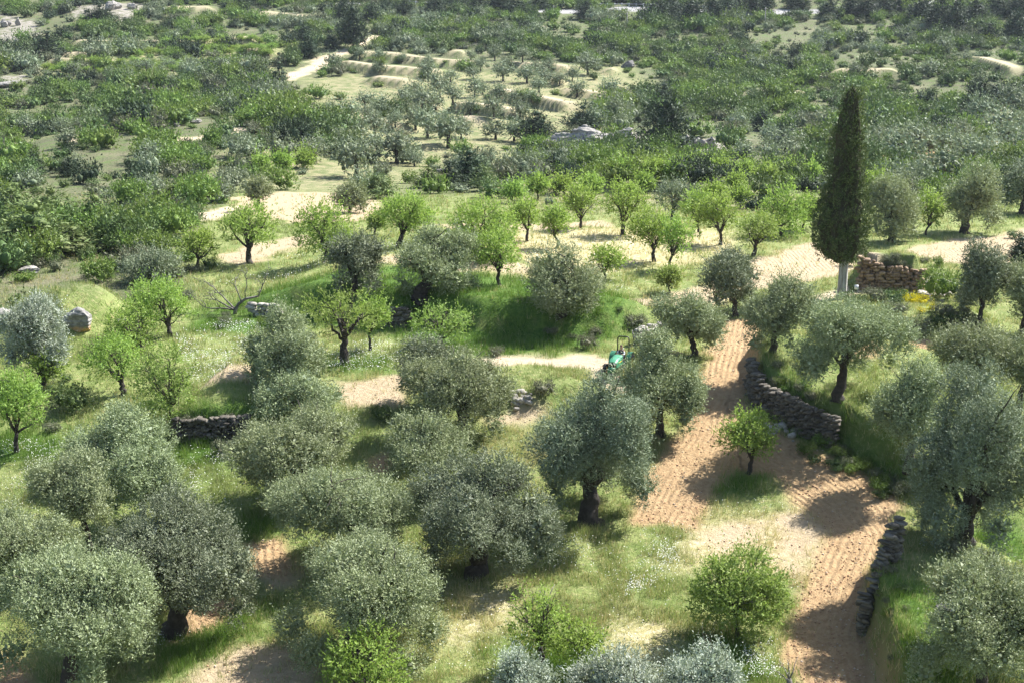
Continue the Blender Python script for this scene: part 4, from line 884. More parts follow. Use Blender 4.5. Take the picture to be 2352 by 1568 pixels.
# ------------------------------------------------------------------ grass, flowers, clods
M['grass_lush'] = leafmat("grass_lush", (.075,.15,.022), (.14,.225,.042), (.20,.26,.07), .2, .3, .6, .5)
M['grass_mid'] = leafmat("grass_mid", (.16,.21,.058), (.235,.28,.092), (.34,.335,.17), .25, .3, .6, .4)
M['grass_dry'] = leafmat("grass_dry", (.40,.34,.17), (.52,.44,.25), (.29,.27,.11), .25, .3, .7, .4)
def grass():
    rng = np.random.default_rng(31); n = 440000
    y = 1 / (rng.random(n) * (1 / 170 - 1 / 44) + 1 / 44); x = (rng.random(n) * 2 - 1) * .56 * y
    c = cover(x, y); clump = fbm(x / 1.1, y / 1.1, o=2)
    bare = np.maximum.reduce([c['soil'], c['pale'] * .93, c['track']])
    pr = (1 - bare) * (.25 + 1.1 * sstep(.38, .62, clump)) * (1 - .5 * c['scrub']) + .02 * c['pale'] + .004 * c['soil']
    pr *= 1 - .55 * c['straw'] * (1 - c['lush'])
    ok = rng.random(n) < pr * .62; x, y, clump = x[ok], y[ok], clump[ok]; c = {k: q[ok] for k, q in c.items()}
    lush = rng.random(len(x)) < c['lush'] * .85; dry = (~lush) & (rng.random(len(x)) < .22 + .5 * c['straw'] + .5 * c['pale'] + .6 * (fbm(x / 7 + 3, y / 9, o=2) - .5))
    mat = np.where(lush, 0, np.where(dry, 2, 1)); z = H(x, y)
    h = (.16 + .22 * rng.random(len(x)) + .25 * np.maximum(0, clump - .5)) * np.where(lush, 1.6, 1.0) * np.where(y > 100, 1.15, 1)
    nb = 4; m = len(x); wd = np.maximum(.022, y * .00036)
    bx = x[:, None] + rng.normal(size=(m, nb)) * .09; by = y[:, None] + rng.normal(size=(m, nb)) * .09
    th = rng.random((m, nb)) * 6.283; ln = rng.normal(size=(m, nb, 2)) * .32 * h[:, None, None]; hb = h[:, None] * (.6 + .6 * rng.random((m, nb)))
    V = np.empty((m, nb, 3, 3)); dx, dy = np.cos(th) * wd[:, None] * .5, np.sin(th) * wd[:, None] * .5
    V[:, :, 0, 0] = bx - dx; V[:, :, 0, 1] = by - dy; V[:, :, 1, 0] = bx + dx; V[:, :, 1, 1] = by + dy; V[:, :, :2, 2] = z[:, None, None] - .03
    V[:, :, 2, 0] = bx + ln[..., 0]; V[:, :, 2, 1] = by + ln[..., 1]; V[:, :, 2, 2] = z[:, None] + hb
    F = np.arange(m * nb * 3).reshape(-1, 3)
    me = mesh_np("grass", V.reshape(-1, 3), [F], [M['grass_lush'], M['grass_mid'], M['grass_dry']], np.repeat(mat, nb))
    tag(obj("grass", me), "tufted green and yellow grass between the trees", None, None, "stuff"); print("tufts", m)
grass()
def flowers():
    rng = np.random.default_rng(41)
    zones = [([(400,765),(560,740),(700,800),(600,900),(430,890)], 3600), ([(690,800),(920,790),(930,860),(760,860)], 1800), ([(-40,1030),(150,1010),(150,1180),(-40,1200)], 1800), ([(1280,1240),(1500,1240),(1590,1260),(1560,1340),(1250,1330)], 600),
        ([(1480,1270),(1560,1265),(1560,1345),(1430,1380)], 900), ([(1700,1480),(1800,1480),(1830,1568),(1720,1568)], 900), ([(900,1300),(1600,1200),(1500,1500),(950,1568)], 900), ([(430,1040),(560,1060),(600,1180),(440,1150)], 900), ([(480,600),(1500,560),(1480,690),(500,660)], 2600), ([(350,1470),(440,1460),(430,1490),(350,1500)], 220), ([(1600,1090),(1900,1200),(1880,1400),(1600,1300)], 400)]
    P = []
    for poly, n in zones:
        Pw = toworld(poly); lo, hi = Pw.min(0), Pw.max(0); q = lo + rng.random((n * 6, 2)) * (hi - lo)
        q = q[poly_sd(q[:, 0], q[:, 1], Pw) > 0]; w_ = sstep(.48, .66, fbm(q[:, 0] / 2.4, q[:, 1] / 2.4, o=3)); q = q[rng.random(len(q)) < w_ * .7 + .12][:int(n * .6)]; P.append(q)
    P = np.concatenate(P); c = cover(P[:, 0], P[:, 1]); P = P[(c['soil'] < .3) & (c['track'] < .3)]; m = len(P); z = H(P[:, 0], P[:, 1]) + .22 + .25 * rng.random(m)
    r = (.011 + .014 * rng.random(m)) * np.clip(P[:, 1] / 80, .8, 1.5); nd = nrm(np.stack([rng.normal(size=m) * .4, rng.normal(size=m) * .4 - .25, np.ones(m)], 1)); a = nrm(np.cross(nd, [1, .2, 0])); b = np.cross(nd, a)
    th = np.arange(6) / 6 * 6.283; base = np.stack([P[:, 0], P[:, 1], z], 1)
    V = base[:, None] + r[:, None, None] * (np.cos(th)[None, :, None] * a[:, None] + np.sin(th)[None, :, None] * b[:, None])
    T = np.arange(m)[:, None, None] * 6 + np.array([[0, 1, 2], [0, 2, 3], [0, 3, 4], [0, 4, 5]])[None]
    mt = simple("white_petal", (.80, .79, .72), .7, .12)
    tag(obj("wildflowers", mesh_np("wildflowers", V.reshape(-1, 3), [T.reshape(-1, 3)], [mt])), "white daisies scattered through the grass", None, None, "stuff")
flowers()
OCT = np.array([[1,0,0],[-1,0,0],[0,1,0],[0,-1,0],[0,0,1],[0,0,-1.]]); OCF = np.array([[0,2,4],[2,1,4],[1,3,4],[3,0,4],[2,0,5],[1,2,5],[3,1,5],[0,3,5]])
def clods():
    rng = np.random.default_rng(51); n = 120000; y = 1 / (rng.random(n) * (1 / 125 - 1 / 46) + 1 / 46); x = (rng.random(n) * 2 - 1) * .40 * y; c = cover(x, y)
    ok = rng.random(n) < c['soil'] * .55 + .12 * c['pale']; x, y = x[ok], y[ok]; m = len(x); z = H(x, y)
    r = .018 + .055 * rng.random(m) ** 3; V = OCT[None] * r[:, None, None] * (.6 + .7 * rng.random((m, 6, 1))) * np.array([1, 1, .7]); a = rng.random(m) * 6.28
    X = V[..., 0] * np.cos(a)[:, None] - V[..., 1] * np.sin(a)[:, None]; Y = V[..., 0] * np.sin(a)[:, None] + V[..., 1] * np.cos(a)[:, None]
    V = np.stack([X + x[:, None], Y + y[:, None], V[..., 2] + z[:, None] + .02], -1); F = (np.arange(m)[:, None, None] * 6 + OCF[None]).reshape(-1, 3)
    mt = leafmat("clod", (.40,.265,.15), (.46,.32,.19), (.54,.45,.33), .15, 0, .95, .5, .1)
    tag(obj("soil_clods", mesh_np("soil_clods", V.reshape(-1, 3), [F], [mt])), "clods and small stones on the ploughed earth", None, None, "stuff"); print("clods", m)
clods()

# ------------------------------------------------------------------ dry stone walls and rocks
def stone(rng, c, sz, az):
    v = ICO_V / (np.sum(np.abs(ICO_V) ** 5, 1) ** .2)[:, None]; v = v * (1 + .10 * rng.normal(size=(len(v), 3))) * np.asarray(sz) / 2
    e = rng.normal(size=2) * .10 ; ca, sa = math.cos(az), math.sin(az)
    v = v @ np.array([[1, 0, e[0]], [0, 1, e[1]], [-e[0], -e[1], 1]]).T
    return np.stack([v[:, 0] * ca - v[:, 1] * sa, v[:, 0] * sa + v[:, 1] * ca, v[:, 2]], 1) + c
def stone_wall(name, label, line, mat, height, sw=.34, sh=.20, ruin=.25, out=.35, seed=0, top_slope=None):
    rng = np.random.default_rng(seed); L = toworld(line); mb = MB(); seg = np.hypot(*np.diff(L, axis=0).T); tot = seg.sum(); acc = np.concatenate([[0], np.cumsum(seg)])
    k = 0; zc = 0.0
    while zc < height:
        q = rng.random() * sw
        while q < tot:
            wd = sw * (.45 + 1.3 * rng.random() ** 1.5); f = q / tot; hh = height * (np.interp(f, top_slope[0], top_slope[1]) if top_slope else 1) * (1 - ruin * fbm(np.array([f * 9 + seed]), np.array([3.3]))[0])
            x = np.interp(q, acc, L[:, 0]); y = np.interp(q, acc, L[:, 1]); i = min(int(np.searchsorted(acc, q, 'right')) - 1, len(seg) - 1); d = (L[i + 1] - L[i]) / seg[i]
            if zc < hh:
                nx, ny = d[1], -d[0]; off = out + rng.normal() * .09 + (hh - zc) * .06; base = float(H(np.array([x + nx * (out + .25)]), np.array([y + ny * (out + .25)]))[0])
                mb.add(stone(rng, np.array([x + nx * (off - .12), y + ny * (off - .12), base + zc + sh * .4 + rng.normal() * .02]), (wd, .42 + .15 * rng.random(), sh * (.85 + .4 * rng.random())), math.atan2(d[1], d[0]) + rng.normal() * .22), T=ICO_F)
            q += wd * .9
        zc += sh * .95; k += 1
    if mb.n:
        me = mb.mesh(name, [M[mat]]); o = obj("stone_wall", me)
        c = np.mean([v.co[:] for v in me.vertices], axis=0) * [1, 1, 0] + [0, 0, min(v.co[2] for v in me.vertices)]; me.transform(Matrix.Translation(-Vector(c))); o.location = c
        tag(o, label, "stone wall")
stone_wall("wall_a", "curved dry stone terrace wall under the spreading olive with the bare trunk", [(1738,860),(1757,935),(1850,990),(1930,1018)], 'wall_dark', 1.9, .26, .14, .3, .45, 1)
stone_wall("wall_b", "dark crumbling stone wall at the bend of the plough in the bottom right corner", [(2075,1285),(2035,1305),(2010,1370),(1999,1435)], 'wall_dark', 2.0, .24, .13, .45, .35, 2)
stone_wall("wall_c", "dark dry stone wall at the lower edge of the daisy meadow", [(400,1000),(480,1004),(570,997)], 'wall_dark', 1.5, .24, .14, .35, .3, 3)
stone_wall("wall_d", "sunbaked brown stone wall with a sloping top beside the cypress", [(1968,663),(2060,666),(2122,669)], 'wall_brown', 2.6, .36, .22, .08, .25, 4, ([0, .15, .4, 1], [1.0, .9, .72, .62]))
stone_wall("wall_e", "short shaded dry stone wall under the grass bank beside the yellowish almond", [(888,742),(952,748)], 'wall_dark', 1.4, .34, .2, .3, 1.0, 5)
stone_wall("wall_f", "low flat-topped stone wall by the dead branches", [(592,716),(660,722)], 'wall_pale', 1.0, .5, .25, .3, 1.0, 6)
stone_wall("wall_g", "pale rubble wall behind the tractor", [(1448,790),(1480,778),(1512,762)], 'wall_pale', 1.1, .36, .22, .5, .6, 7)
def rubble(label, u, v, du, dv, n, seed, big=.45):
    rng = np.random.default_rng(seed); p0 = gp(u, v); mb = MB()
    for i in range(n):
        x, y = cast(u + rng.normal() * du, v + rng.normal() * dv, H); z = float(H(np.array([x]), np.array([y]))[0]); s = .12 + big * rng.random() ** 2
        mb.add(stone(rng, np.array([x, y, z + s * .2]) - p0, (s * 1.3, s, s * .8), rng.random() * 3), T=ICO_F)
    tag(obj("stone_heap", mb.mesh("stone_heap", [M['wall_pale']]), None, p0), label, "stone heap")
rubble("pale stones tumbled along the track left of the tractor", 1195, 915, 15, 10, 55, 61, .25)
rubble("pinkish rubble spilling from the end of the brown stone wall", 2150, 665, 18, 14, 70, 62)
rubble("few stones at the foot of the curved terrace wall", 1800, 985, 30, 12, 30, 63, .3)
def rock_mesh(seed, sz, mats, strata=.0, cuts=16):
    rng = np.random.default_rng(seed); v = ICO5_V.copy()
    for k in range(cuts):
        nv = nrm(rng.normal(size=3)); d = .50 + .30 * rng.random(); t = v @ nv; v = v - np.maximum(0, t - d)[:, None] * nv * .92
    d = fbm(v[:, 0] * 1.8 + seed, v[:, 1] * 1.8, v[:, 2] * 1.8, o=4) - .5; d2 = fbm(v[:, 0] * 6, v[:, 1] * 6 + seed, v[:, 2] * 9, o=3) - .5
    v = v * (1 + .35 * d + .16 * d2)[:, None]
    if strata: v[:, :2] *= (1 + strata * (vnoise(v[:, 2] * 9 + seed, v[:, 2] * 0) - .5))[:, None]
    return v * np.asarray(sz), ICO5_F
def rock(label, u, v, wd, ht, seed, mat='stone', name="boulder", parts=1, spread=(0, 0), depth=.8, strata=.15):
    rng = np.random.default_rng(seed); p = gp(u, v); s = FPX / depth_of(p); mb = MB()
    for i in range(parts):
        f = 1 if parts == 1 else .35 + .4 * rng.random(); cx = 0 if parts == 1 else (rng.random() - .5) * (wd / s) * .8; cyy = 0 if parts == 1 else (rng.random() - .5) * wd / s * .3
        w_, h_ = wd / s / 2 * (f if parts == 1 else f * .6), ht / s / 2 * (1 if parts == 1 else .6 + .6 * rng.random())
        V, F = rock_mesh(seed * 7 + i, (w_, w_ * depth, h_), None, strata)
        zz = float(H(np.array([p[0] + cx]), np.array([p[1] + cyy]))[0]) - p[2]
        mb.add(V + np.array([cx, cyy, zz + h_ * .55]), T=F)
    tag(obj(name, mb.mesh(name, [M[mat]], False), None, p), label, "rock")
m, nt_, b_ = new_mat("undercut_boulder"); tc = N(nt_, "ShaderNodeTexCoord").outputs['Object']; sx_ = N(nt_, "ShaderNodeSeparateXYZ"); nt_.links.new(tc, sx_.inputs[0]); fz = noise(nt_, 2.2, 5, .65, tc)
cg = mixc(nt_, ramp(nt_, fz, .35, .65), (.27,.255,.235), (.13,.122,.112)); zz_ = mathn(nt_, 'ADD', sx_.outputs[2], mathn(nt_, 'MULTIPLY', fz, .5))
nt_.links.new(mixc(nt_, ramp(nt_, zz_, .35, .55), (.40,.25,.13), cg), b_.inputs['Base Color']); b_.inputs['Roughness'].default_value = .9; M['undercut'] = m
rock("big grey boulder with an orange underside below the maquis at the left", 184, 756, 84, 72, 71, 'undercut', depth=.7)
rock("pale rock at the left edge behind the bluish olive", 15, 738, 70, 42, 72)
rock("flat rock slab among the bushes at the upper left of the boulder", 70, 628, 70, 26, 73)
rock("small rock right of the big grey boulder", 280, 742, 30, 18, 74)
rock("layered rock slab behind the corner olive at the bottom right", 2175, 1422, 95, 52, 75, 'stone_dark', strata=.3)
rock("lichen-covered rock at the right with the dry thorn ball", 2285, 1328, 60, 46, 76, 'stone_dark')
rock("long pale layered rock outcrop in front of the tallest pine", 1370, 356, 265, 84, 77, 'stone', "rock_outcrop", 11, depth=.55, strata=.35)
rock("pale broken rocks on the slope right of the tallest pine", 1605, 342, 90, 36, 78, 'stone', "rock_outcrop", 9, depth=.6, strata=.3)
rock("grey rock in the thicket left of the outcrop", 1078, 412, 60, 26, 79, 'stone', "rock_outcrop", 3)
rock("grey boulder at the left end of the thicket", 1016, 398, 36, 18, 80)
rock("round pale boulder on the scrub knoll", 331, 305, 26, 17, 81)
rock("flat pale ledge on the scrub knoll", 400, 290, 55, 12, 82)
rock("pale ledge near the middle of the scrub knoll", 448, 284, 32, 16, 83)
rock("pale rock near the right end of the scrub knoll", 590, 266, 24, 12, 84)
rock("wide grey rock face at the left edge of the far slope", 22, 200, 66, 24, 85, strata=.3)
rock("dark rock among the scrub above the outcrop", 1445, 160, 40, 30, 86, 'stone_dark')
rock("pale rock standing in scrub right of the dark one", 1655, 150, 22, 20, 87)
rock("bare pale rock at the upper left corner", 30, 60, 60, 26, 88, 'stone', "rock_outcrop", 4)
rock("rock cluster on the upper left slope", 60, 110, 80, 30, 89, 'stone', "rock_outcrop", 5)
rock("rock ledge high on the upper left slope", 290, 22, 90, 24, 90, 'stone', "rock_outcrop", 4)

# ------------------------------------------------------------------ dead branches
def dead_tree():
    rng = np.random.default_rng(91); p = gp(545, 722); s = FPX / depth_of(p)
    o = thing("dead_tree", "dead fallen almond of bare dark branches and twigs at the end of the grass bank", "dead tree", p); mb = MB()
    def br(a, b, r, lv):
        q = limb(rng, a, b, 7); mb.add(*tube(q, np.linspace(r, r * .35, 7), 6))
        if lv: 
            for k in range(4):
                i = int(rng.integers(2, 7)); d = nrm(q[i] - q[i - 1] + rng.normal(size=3) * .12 * 3); br(q[i], q[i] + d * np.linalg.norm(np.subtract(b, a)) * (.3 + .35 * rng.random()), r * .42, lv - 1)
    A = lambda du, dv, dy=0: np.array([du / s, dy, dv / s])
    mb.add(*tube(np.array([A(-6, -6), A(-4, 10), A(4, 24), A(20, 36), A(50, 42)]), [.15, .13, .11, .09, .06], 8))
    br(A(50, 42), A(70, 92), .055, 3); br(A(20, 36), A(22, 110), .04, 3); br(A(-4, 14), A(-55, 60, .5), .08, 3); br(A(-4, 10), A(-80, 25, -.4), .07, 3); br(A(-4, 10), A(-60, 38, .3), .07, 3); br(A(10, 30), A(-14, 75), .05, 2)
    obj("branches", mb.mesh("dead_branches", [M['bark_grey']], True), o)
dead_tree()
def snag(u, v, dv, r, label, lean):
    p = gp(u, v); s = FPX / depth_of(p); rng = np.random.default_rng(93); mb = MB(); h = dv / s
    pts = np.array([[0, 0, -.2], [lean * .2, 0, h * .4], [lean * .7, 0, h * .8], [lean, 0, h]]); mb.add(*tube(pts, [r * 1.2, r, r * .8, r * .7], 9))
    for k in range(10): a = pts[1] + (pts[3] - pts[1]) * rng.random(); mb.add(*tube(limb(rng, a, a + rng.normal(size=3) * .35 + [0, 0, .3], 4), np.linspace(r * .2, .008, 4), 4))
    return tag(obj("tree_snag", mb.mesh("tree_snag", [M['bark_grey']], True), None, p), label, "dead trunk")
snag(1243, 1508, 130, .16, "grey dead trunk standing upright amid the bright almond shrub", .15)
snag(1822, 1640, 88, .14, "dark pruned stub sticking up at the bottom edge beside the plough", -.22)

# ------------------------------------------------------------------ tractor and driver
def box(mb, c, s, m=0, bev=0.02, taper=None):
    bm = bmesh.new(); bmesh.ops.create_cube(bm, size=1.0)
    for v in bm.verts:
        v.co = Vector((v.co.x * s[0], v.co.y * s[1], v.co.z * s[2]))
        if taper and v.co.z > 0: v.co.x *= taper[0]; v.co.y *= taper[1]
    if bev: bmesh.ops.bevel(bm, geom=bm.edges[:], offset=bev, segments=2, affect='EDGES')
    bm.verts.index_update(); V = np.array([v.co[:] for v in bm.verts]) + np.asarray(c)
    Q = [[v.index for v in f.verts] for f in bm.faces if len(f.verts) == 4]; T = [[v.index for v in f.verts] for f in bm.faces if len(f.verts) == 3]; bm.free(); mb.add(V, Q, T, m)
def plain(n, c, r=.5, metal=0): return simple(n, c, r, .12, 8, metal)
M['green'] = simple("green_paint", (.025,.15,.07), .45, .2, 3, spec=.5); M['green_hood'] = simple("green_hood_paint", (.06,.25,.13), .4, .15, 2, spec=.5); M['yellow'] = plain("yellow_paint", (.75,.52,.03), .4); M['tyre'] = simple("tyre_rubber", (.022,.022,.023), .85, .3, 9)
M['black'] = plain("black_metal", (.018,.018,.02), .45); M['glass'] = plain("lamp_glass", (.75,.77,.78), .15); M['white'] = plain("white_board", (.82,.83,.85), .6); M['steel'] = plain("grey_steel", (.30,.30,.30), .5, .3)
def wheel(parent, name, x, y, r, wd):
    w_ = obj(name, None, parent) if False else None
    mb = MB(); th = np.linspace(0, 2 * np.pi, 40, endpoint=False); prof = [(.62, -.42), (.80, -.5), (.93, -.46), (.97, -.2), (.97, .2), (.93, .46), (.80, .5), (.62, .42)]
    V = np.array([[wd * q, r * f * math.cos(t), r * f * math.sin(t)] for t in th for f, q in prof]); n = len(prof)
    Q = [[i * n + j, i * n + (j + 1) % n, ((i + 1) % 40) * n + (j + 1) % n, ((i + 1) % 40) * n + j] for i in range(40) for j in range(n)]; mb.add(V, Q)
    for i in range(18):
        for sg in (-1, 1):
            t = (i + (.5 if sg > 0 else 0)) * 2 * np.pi / 18; c = np.array([sg * wd * .24, r * .985 * math.cos(t), r * .985 * math.sin(t)]); k = MB(); box(k, (0, 0, 0), (wd * .5, r * .085, r * .09), 0, .008); V = k.V[0]
            a = sg * .5; V = np.stack([V[:, 0] * math.cos(a) - V[:, 1] * math.sin(a), V[:, 0] * math.sin(a) + V[:, 1] * math.cos(a), V[:, 2]], 1); b = t - np.pi / 2
            V = np.stack([V[:, 0], V[:, 1] * math.cos(b) - V[:, 2] * math.sin(b), V[:, 1] * math.sin(b) + V[:, 2] * math.cos(b)], 1) + c; mb.add(V, k.Q[0] if k.Q else None, k.T[0] if k.T else None)
    t = obj(name, mb.mesh("tyre", [M['tyre']]), parent, (x, y, r)); mb = MB()
    for f0, q0, f1, q1 in [(.64, -.38, .58, -.1), (.58, -.1, .2, -.16), (.64, .38, .58, .1), (.58, .1, .2, .16), (.2, -.16, .001, -.18), (.2, .16, .001, .18)]:
        V = np.array([[wd * q, r * f * math.cos(a), r * f * math.sin(a)] for a in th for f, q in ((f0, q0), (f1, q1))]); Q = [[2 * i, 2 * i + 1, 2 * ((i + 1) % 40) + 1, 2 * ((i + 1) % 40)] for i in range(40)]; mb.add(V, Q)
    obj("rim", mb.mesh("rim", [M['yellow']], True), t); return t
def tractor():
    pf = gp(1407, 873); pr = gp(1434, 842); d = pr - pf; c = (pf + pr) / 2; c[2] = float(H(np.array([c[0]]), np.array([c[1]]))[0])
    rz = math.atan2(pf[1] - pr[1], pf[0] - pr[0]) - math.pi / 2
    t = thing("tractor", "green compact tractor with a black roll bar on the track, half hidden by an olive", "tractor", c, rz); t.scale = (.86, .86, .86)
    mb = MB(); L = 14; ys = np.linspace(.15, 1.55, L); rows = []
    for y in ys:
        f = (y - .15) / 1.4; zt = 1.32 - .10 * f - .22 * max(0, f - .75) ** 1.2 * 3; hw = .36 - .03 * f - .10 * max(0, f - .85) * 3; zb = .72
        rows.append([(-hw, y, zb), (-hw, y, zt - .16), (-hw * .86, y, zt - .05), (-hw * .5, y, zt), (0, y, zt + .015), (hw * .5, y, zt), (hw * .86, y, zt - .05), (hw, y, zt - .16), (hw, y, zb)])
    V = np.array(rows).reshape(-1, 3); n = 9; Q = [[i * n + j, i * n + j + 1, (i + 1) * n + j + 1, (i + 1) * n + j] for i in range(L - 1) for j in range(n - 1)]; mb.add(V, Q)
    T = [[(L - 1) * n + j, (L - 1) * n + j + 1, (L - 1) * n] for j in range(1, n - 1)] + [[j + 1, j, 0] for j in range(1, n - 1)]; mb.add(V, None, T)
    obj("hood", mb.mesh("hood", [M['green_hood']]), t)
    mb = MB(); box(mb, (0, 1.555, .88), (.52, .05, .30), 0, .015); obj("grille", mb.mesh("grille", [M['black']]), t)
    for sx in (-.13, .13): mb = MB(); box(mb, (sx, 1.585, .985), (.15, .03, .075), 0, .01); obj("headlight", mb.mesh("headlight", [M['glass']]), t)
    mb = MB(); box(mb, (0, 1.78, .60), (.50, .30, .34), 0, .03); obj("front_weight", mb.mesh("front_weight", [M['green']]), t)
    for sx in (-1, 1): mb = MB(); box(mb, (sx * .365, .85, 1.0), (.012, .9, .05), 0, .004); obj("side_stripe", mb.mesh("side_stripe", [M['yellow']]), t)
    mb = MB(); box(mb, (0, .2, .52), (.34, 2.5, .34), 0, .03); box(mb, (0, 1.15, .40), (1.0, .12, .12), 0, .02); box(mb, (0, -.85, .52), (1.0, .2, .2), 0, .02); obj("chassis", mb.mesh("chassis", [M['black']]), t)
    mb = MB(); box(mb, (0, -.35, .66), (.95, .9, .06), 0, .01); obj("platform", mb.mesh("platform", [M['black']]), t)
    for sx in (-1, 1):
        mb = MB(); a = np.linspace(-.2, 2.3, 14); V = np.array([[sx * (.42 + .34 * k), -.85 + .70 * math.cos(q), .62 + .70 * math.sin(q)] for q in a for k in (0, 1)]); Q = [[2 * i, 2 * i + 1, 2 * i + 3, 2 * i + 2] for i in range(13)]; mb.add(V, Q); V2 = V * [1, 1, 1] + [0, 0, .02]; mb.add(V2, [q[::-1] for q in Q]); obj("fender", mb.mesh("fender", [M['green']], True), t)
        wheel(t, "rear_wheel", sx * .60, -.85, .60, .34); wheel(t, "front_wheel", sx * .58, 1.15, .42, .26)
    mb = MB(); box(mb, (0, -.62, .90), (.48, .46, .12), 0, .04); box(mb, (0, -.86, 1.16), (.46, .10, .46), 0, .04); obj("seat", mb.mesh("seat", [M['black']]), t)
    mb = MB(); mb.add(*tube([[0, .12, .8], [0, -.05, 1.26]], [.035, .03], 8)); a = np.linspace(0, 2 * np.pi, 25); mb.add(*tube(np.stack([.2 * np.cos(a), -.07 + .19 * np.sin(a) * .85, 1.28 + .10 * np.sin(a)], 1), .018, 6)); obj("steering_wheel", mb.mesh("steering_wheel", [M['black']]), t)
    q = [(-.40, 0, .75), (-.40, 0, 2.05), (-.38, 0, 2.2), (-.31, 0, 2.28), (-.2, 0, 2.3), (.2, 0, 2.3), (.31, 0, 2.28), (.38, 0, 2.2), (.40, 0, 2.05), (.40, 0, .75)]
    mb = MB(); mb.add(*tube(np.array(q) + [0, -1.12, 0], .042, 8)); obj("roll_bar", mb.mesh("roll_bar", [M['black']], True), t)
    mb = MB(); mb.add(*tube([[-.42, .45, .9], [-.42, .45, 1.75], [-.42, .40, 1.85]], .03, 8)); obj("exhaust", mb.mesh("exhaust", [M['steel']], True), t)
    # driver
    dv = thing("person", "driver in a dark top with pale sleeves sitting at the wheel of the green tractor", "person", c + np.array([-math.sin(rz) * -.62, math.cos(rz) * -.62, .96]) * .86 + c * 0, rz); dv.location = c + np.array([math.sin(rz) * .62, -math.cos(rz) * .62, .96]) * .86; dv.scale = (.86, .86, .86)
    def skin(name, V, E, R, mat, parent):
        me = bpy.data.meshes.new(name); me.from_pydata(V, E, []); o = obj(name, me, parent); me.materials.append(mat)
        md = o.modifiers.new("skin", 'SKIN'); md.use_smooth_shade = True
        for v_, r_ in zip(me.skin_vertices[0].data, R): v_.radius = (r_, r_) if not isinstance(r_, tuple) else r_
        me.skin_vertices[0].data[0].use_root = True; o.modifiers.new("sub", 'SUBSURF').render_levels = 1; return o
    V = [(0,0,.05),(0,.0,.25),(0,.02,.45),(0,.02,.56),(0,.03,.66),(0,.045,.76),(0,.03,.86)]; R = [(.16,.12),(.15,.11),(.16,.11),(.065,.06),(.075,.085),(.085,.10),(.06,.07)]; E = [(0,1),(1,2),(2,3),(3,4),(4,5),(5,6)]
    def add(a, p, r): V.append(p); R.append(r); E.append((a, len(V) - 1)); return len(V) - 1
    for sg in (-1, 1):
        a = add(2, (sg*.19,.02,.46), .06); a = add(a, (sg*.25,.14,.25), .045); a = add(a, (sg*.19,.42,.30), .035); h = add(a, (sg*.17,.50,.325), (.038,.022))
        for k in range(4): f = add(h, (sg*(.145+.018*k),.56-.006*k,.335), .009); f = add(f, (sg*(.145+.018*k),.585,.315), .008); add(f, (sg*(.145+.018*k),.575,.29), .007)
        f = add(h, (sg*.13,.515,.345), .010); add(f, (sg*.125,.55,.34), .008)
        a = add(0, (sg*.11,.05,.02), .10); a = add(a, (sg*.16,.44,.06), .075); a = add(a, (sg*.15,.50,-.28), .05); add(a, (sg*.15,.62,-.30), .04)
        add(5, (sg*.095,.03,.755), .018)
    add(5, (0,.16,.745), .014)
    skm = plain("skin_tone", (.55,.30,.21), .6); body = skin("body", V, E, R, skm, dv)
    skin("shirt", [(0,0,.08),(0,0,.26),(0,.02,.44),(0,.02,.53),(.2,.02,.46),(-.2,.02,.46)], [(0,1),(1,2),(2,3),(2,4),(2,5)], [(.175,.135),(.165,.125),(.175,.125),.075,.075,.075], plain("dark_top", (.02,.025,.045), .8), body)
    for sg in (-1, 1): skin("sleeve", [(sg*.19,.02,.46),(sg*.25,.14,.25),(sg*.20,.38,.295)], [(0,1),(1,2)], [.075,.058,.046], plain("pale_sleeve", (.62,.62,.60), .8), body)
    skin("trousers", [(0,0,.04),(.11,.05,.02),(.16,.44,.06),(.15,.50,-.26),(-.11,.05,.02),(-.16,.44,.06),(-.15,.50,-.26)], [(0,1),(1,2),(2,3),(0,4),(4,5),(5,6)], [.17,.115,.09,.066,.115,.09,.066], plain("blue_trousers", (.04,.05,.08), .85), body)
    mb = MB(); v = ICO_V * [.094,.108,.09]; v = v[:]; v[:, 2] = np.maximum(v[:, 2], -.01); mb.add(v + [0, .022, .80], T=ICO_F); obj("hair", mb.mesh("hair", [plain("brown_hair", (.10,.05,.03), .8)], True), body)
    for sg in (-1, 1): mb = MB(); mb.add(ICO1_V * .011 + [sg * .034, .142, .772], T=ICO1_F); obj("eye", mb.mesh("eye", [M['black']]), body)
    return c, rz
tractor()
def harrow():
    p = gp(1474, 800); o = thing("harrow", "rusty dark harrow frame leaning behind the tractor by the rubble wall", "harrow", p, .5)
    mb = MB()
    for k in range(4): mb.add(*tube([[-.5, .1 * k, .55 + .17 * k], [.6, .1 * k, .5 + .17 * k]], .025, 6))
    mb.add(*tube([[-.5, 0, .1], [-.5, .35, 1.15]], .035, 6)); mb.add(*tube([[.55, 0, .1], [.6, .35, 1.1]], .035, 6)); obj("frame", mb.mesh("harrow_frame", [M['black']]), o)
    for k in range(5): mb = MB(); mb.add(*tube([[-.4 + .22 * k, 0, .52], [-.42 + .22 * k, -.12, .3], [-.4 + .22 * k, -.05, .05]], .016, 5)); obj("tine", mb.mesh("tine", [M['black']]), o)
harrow()
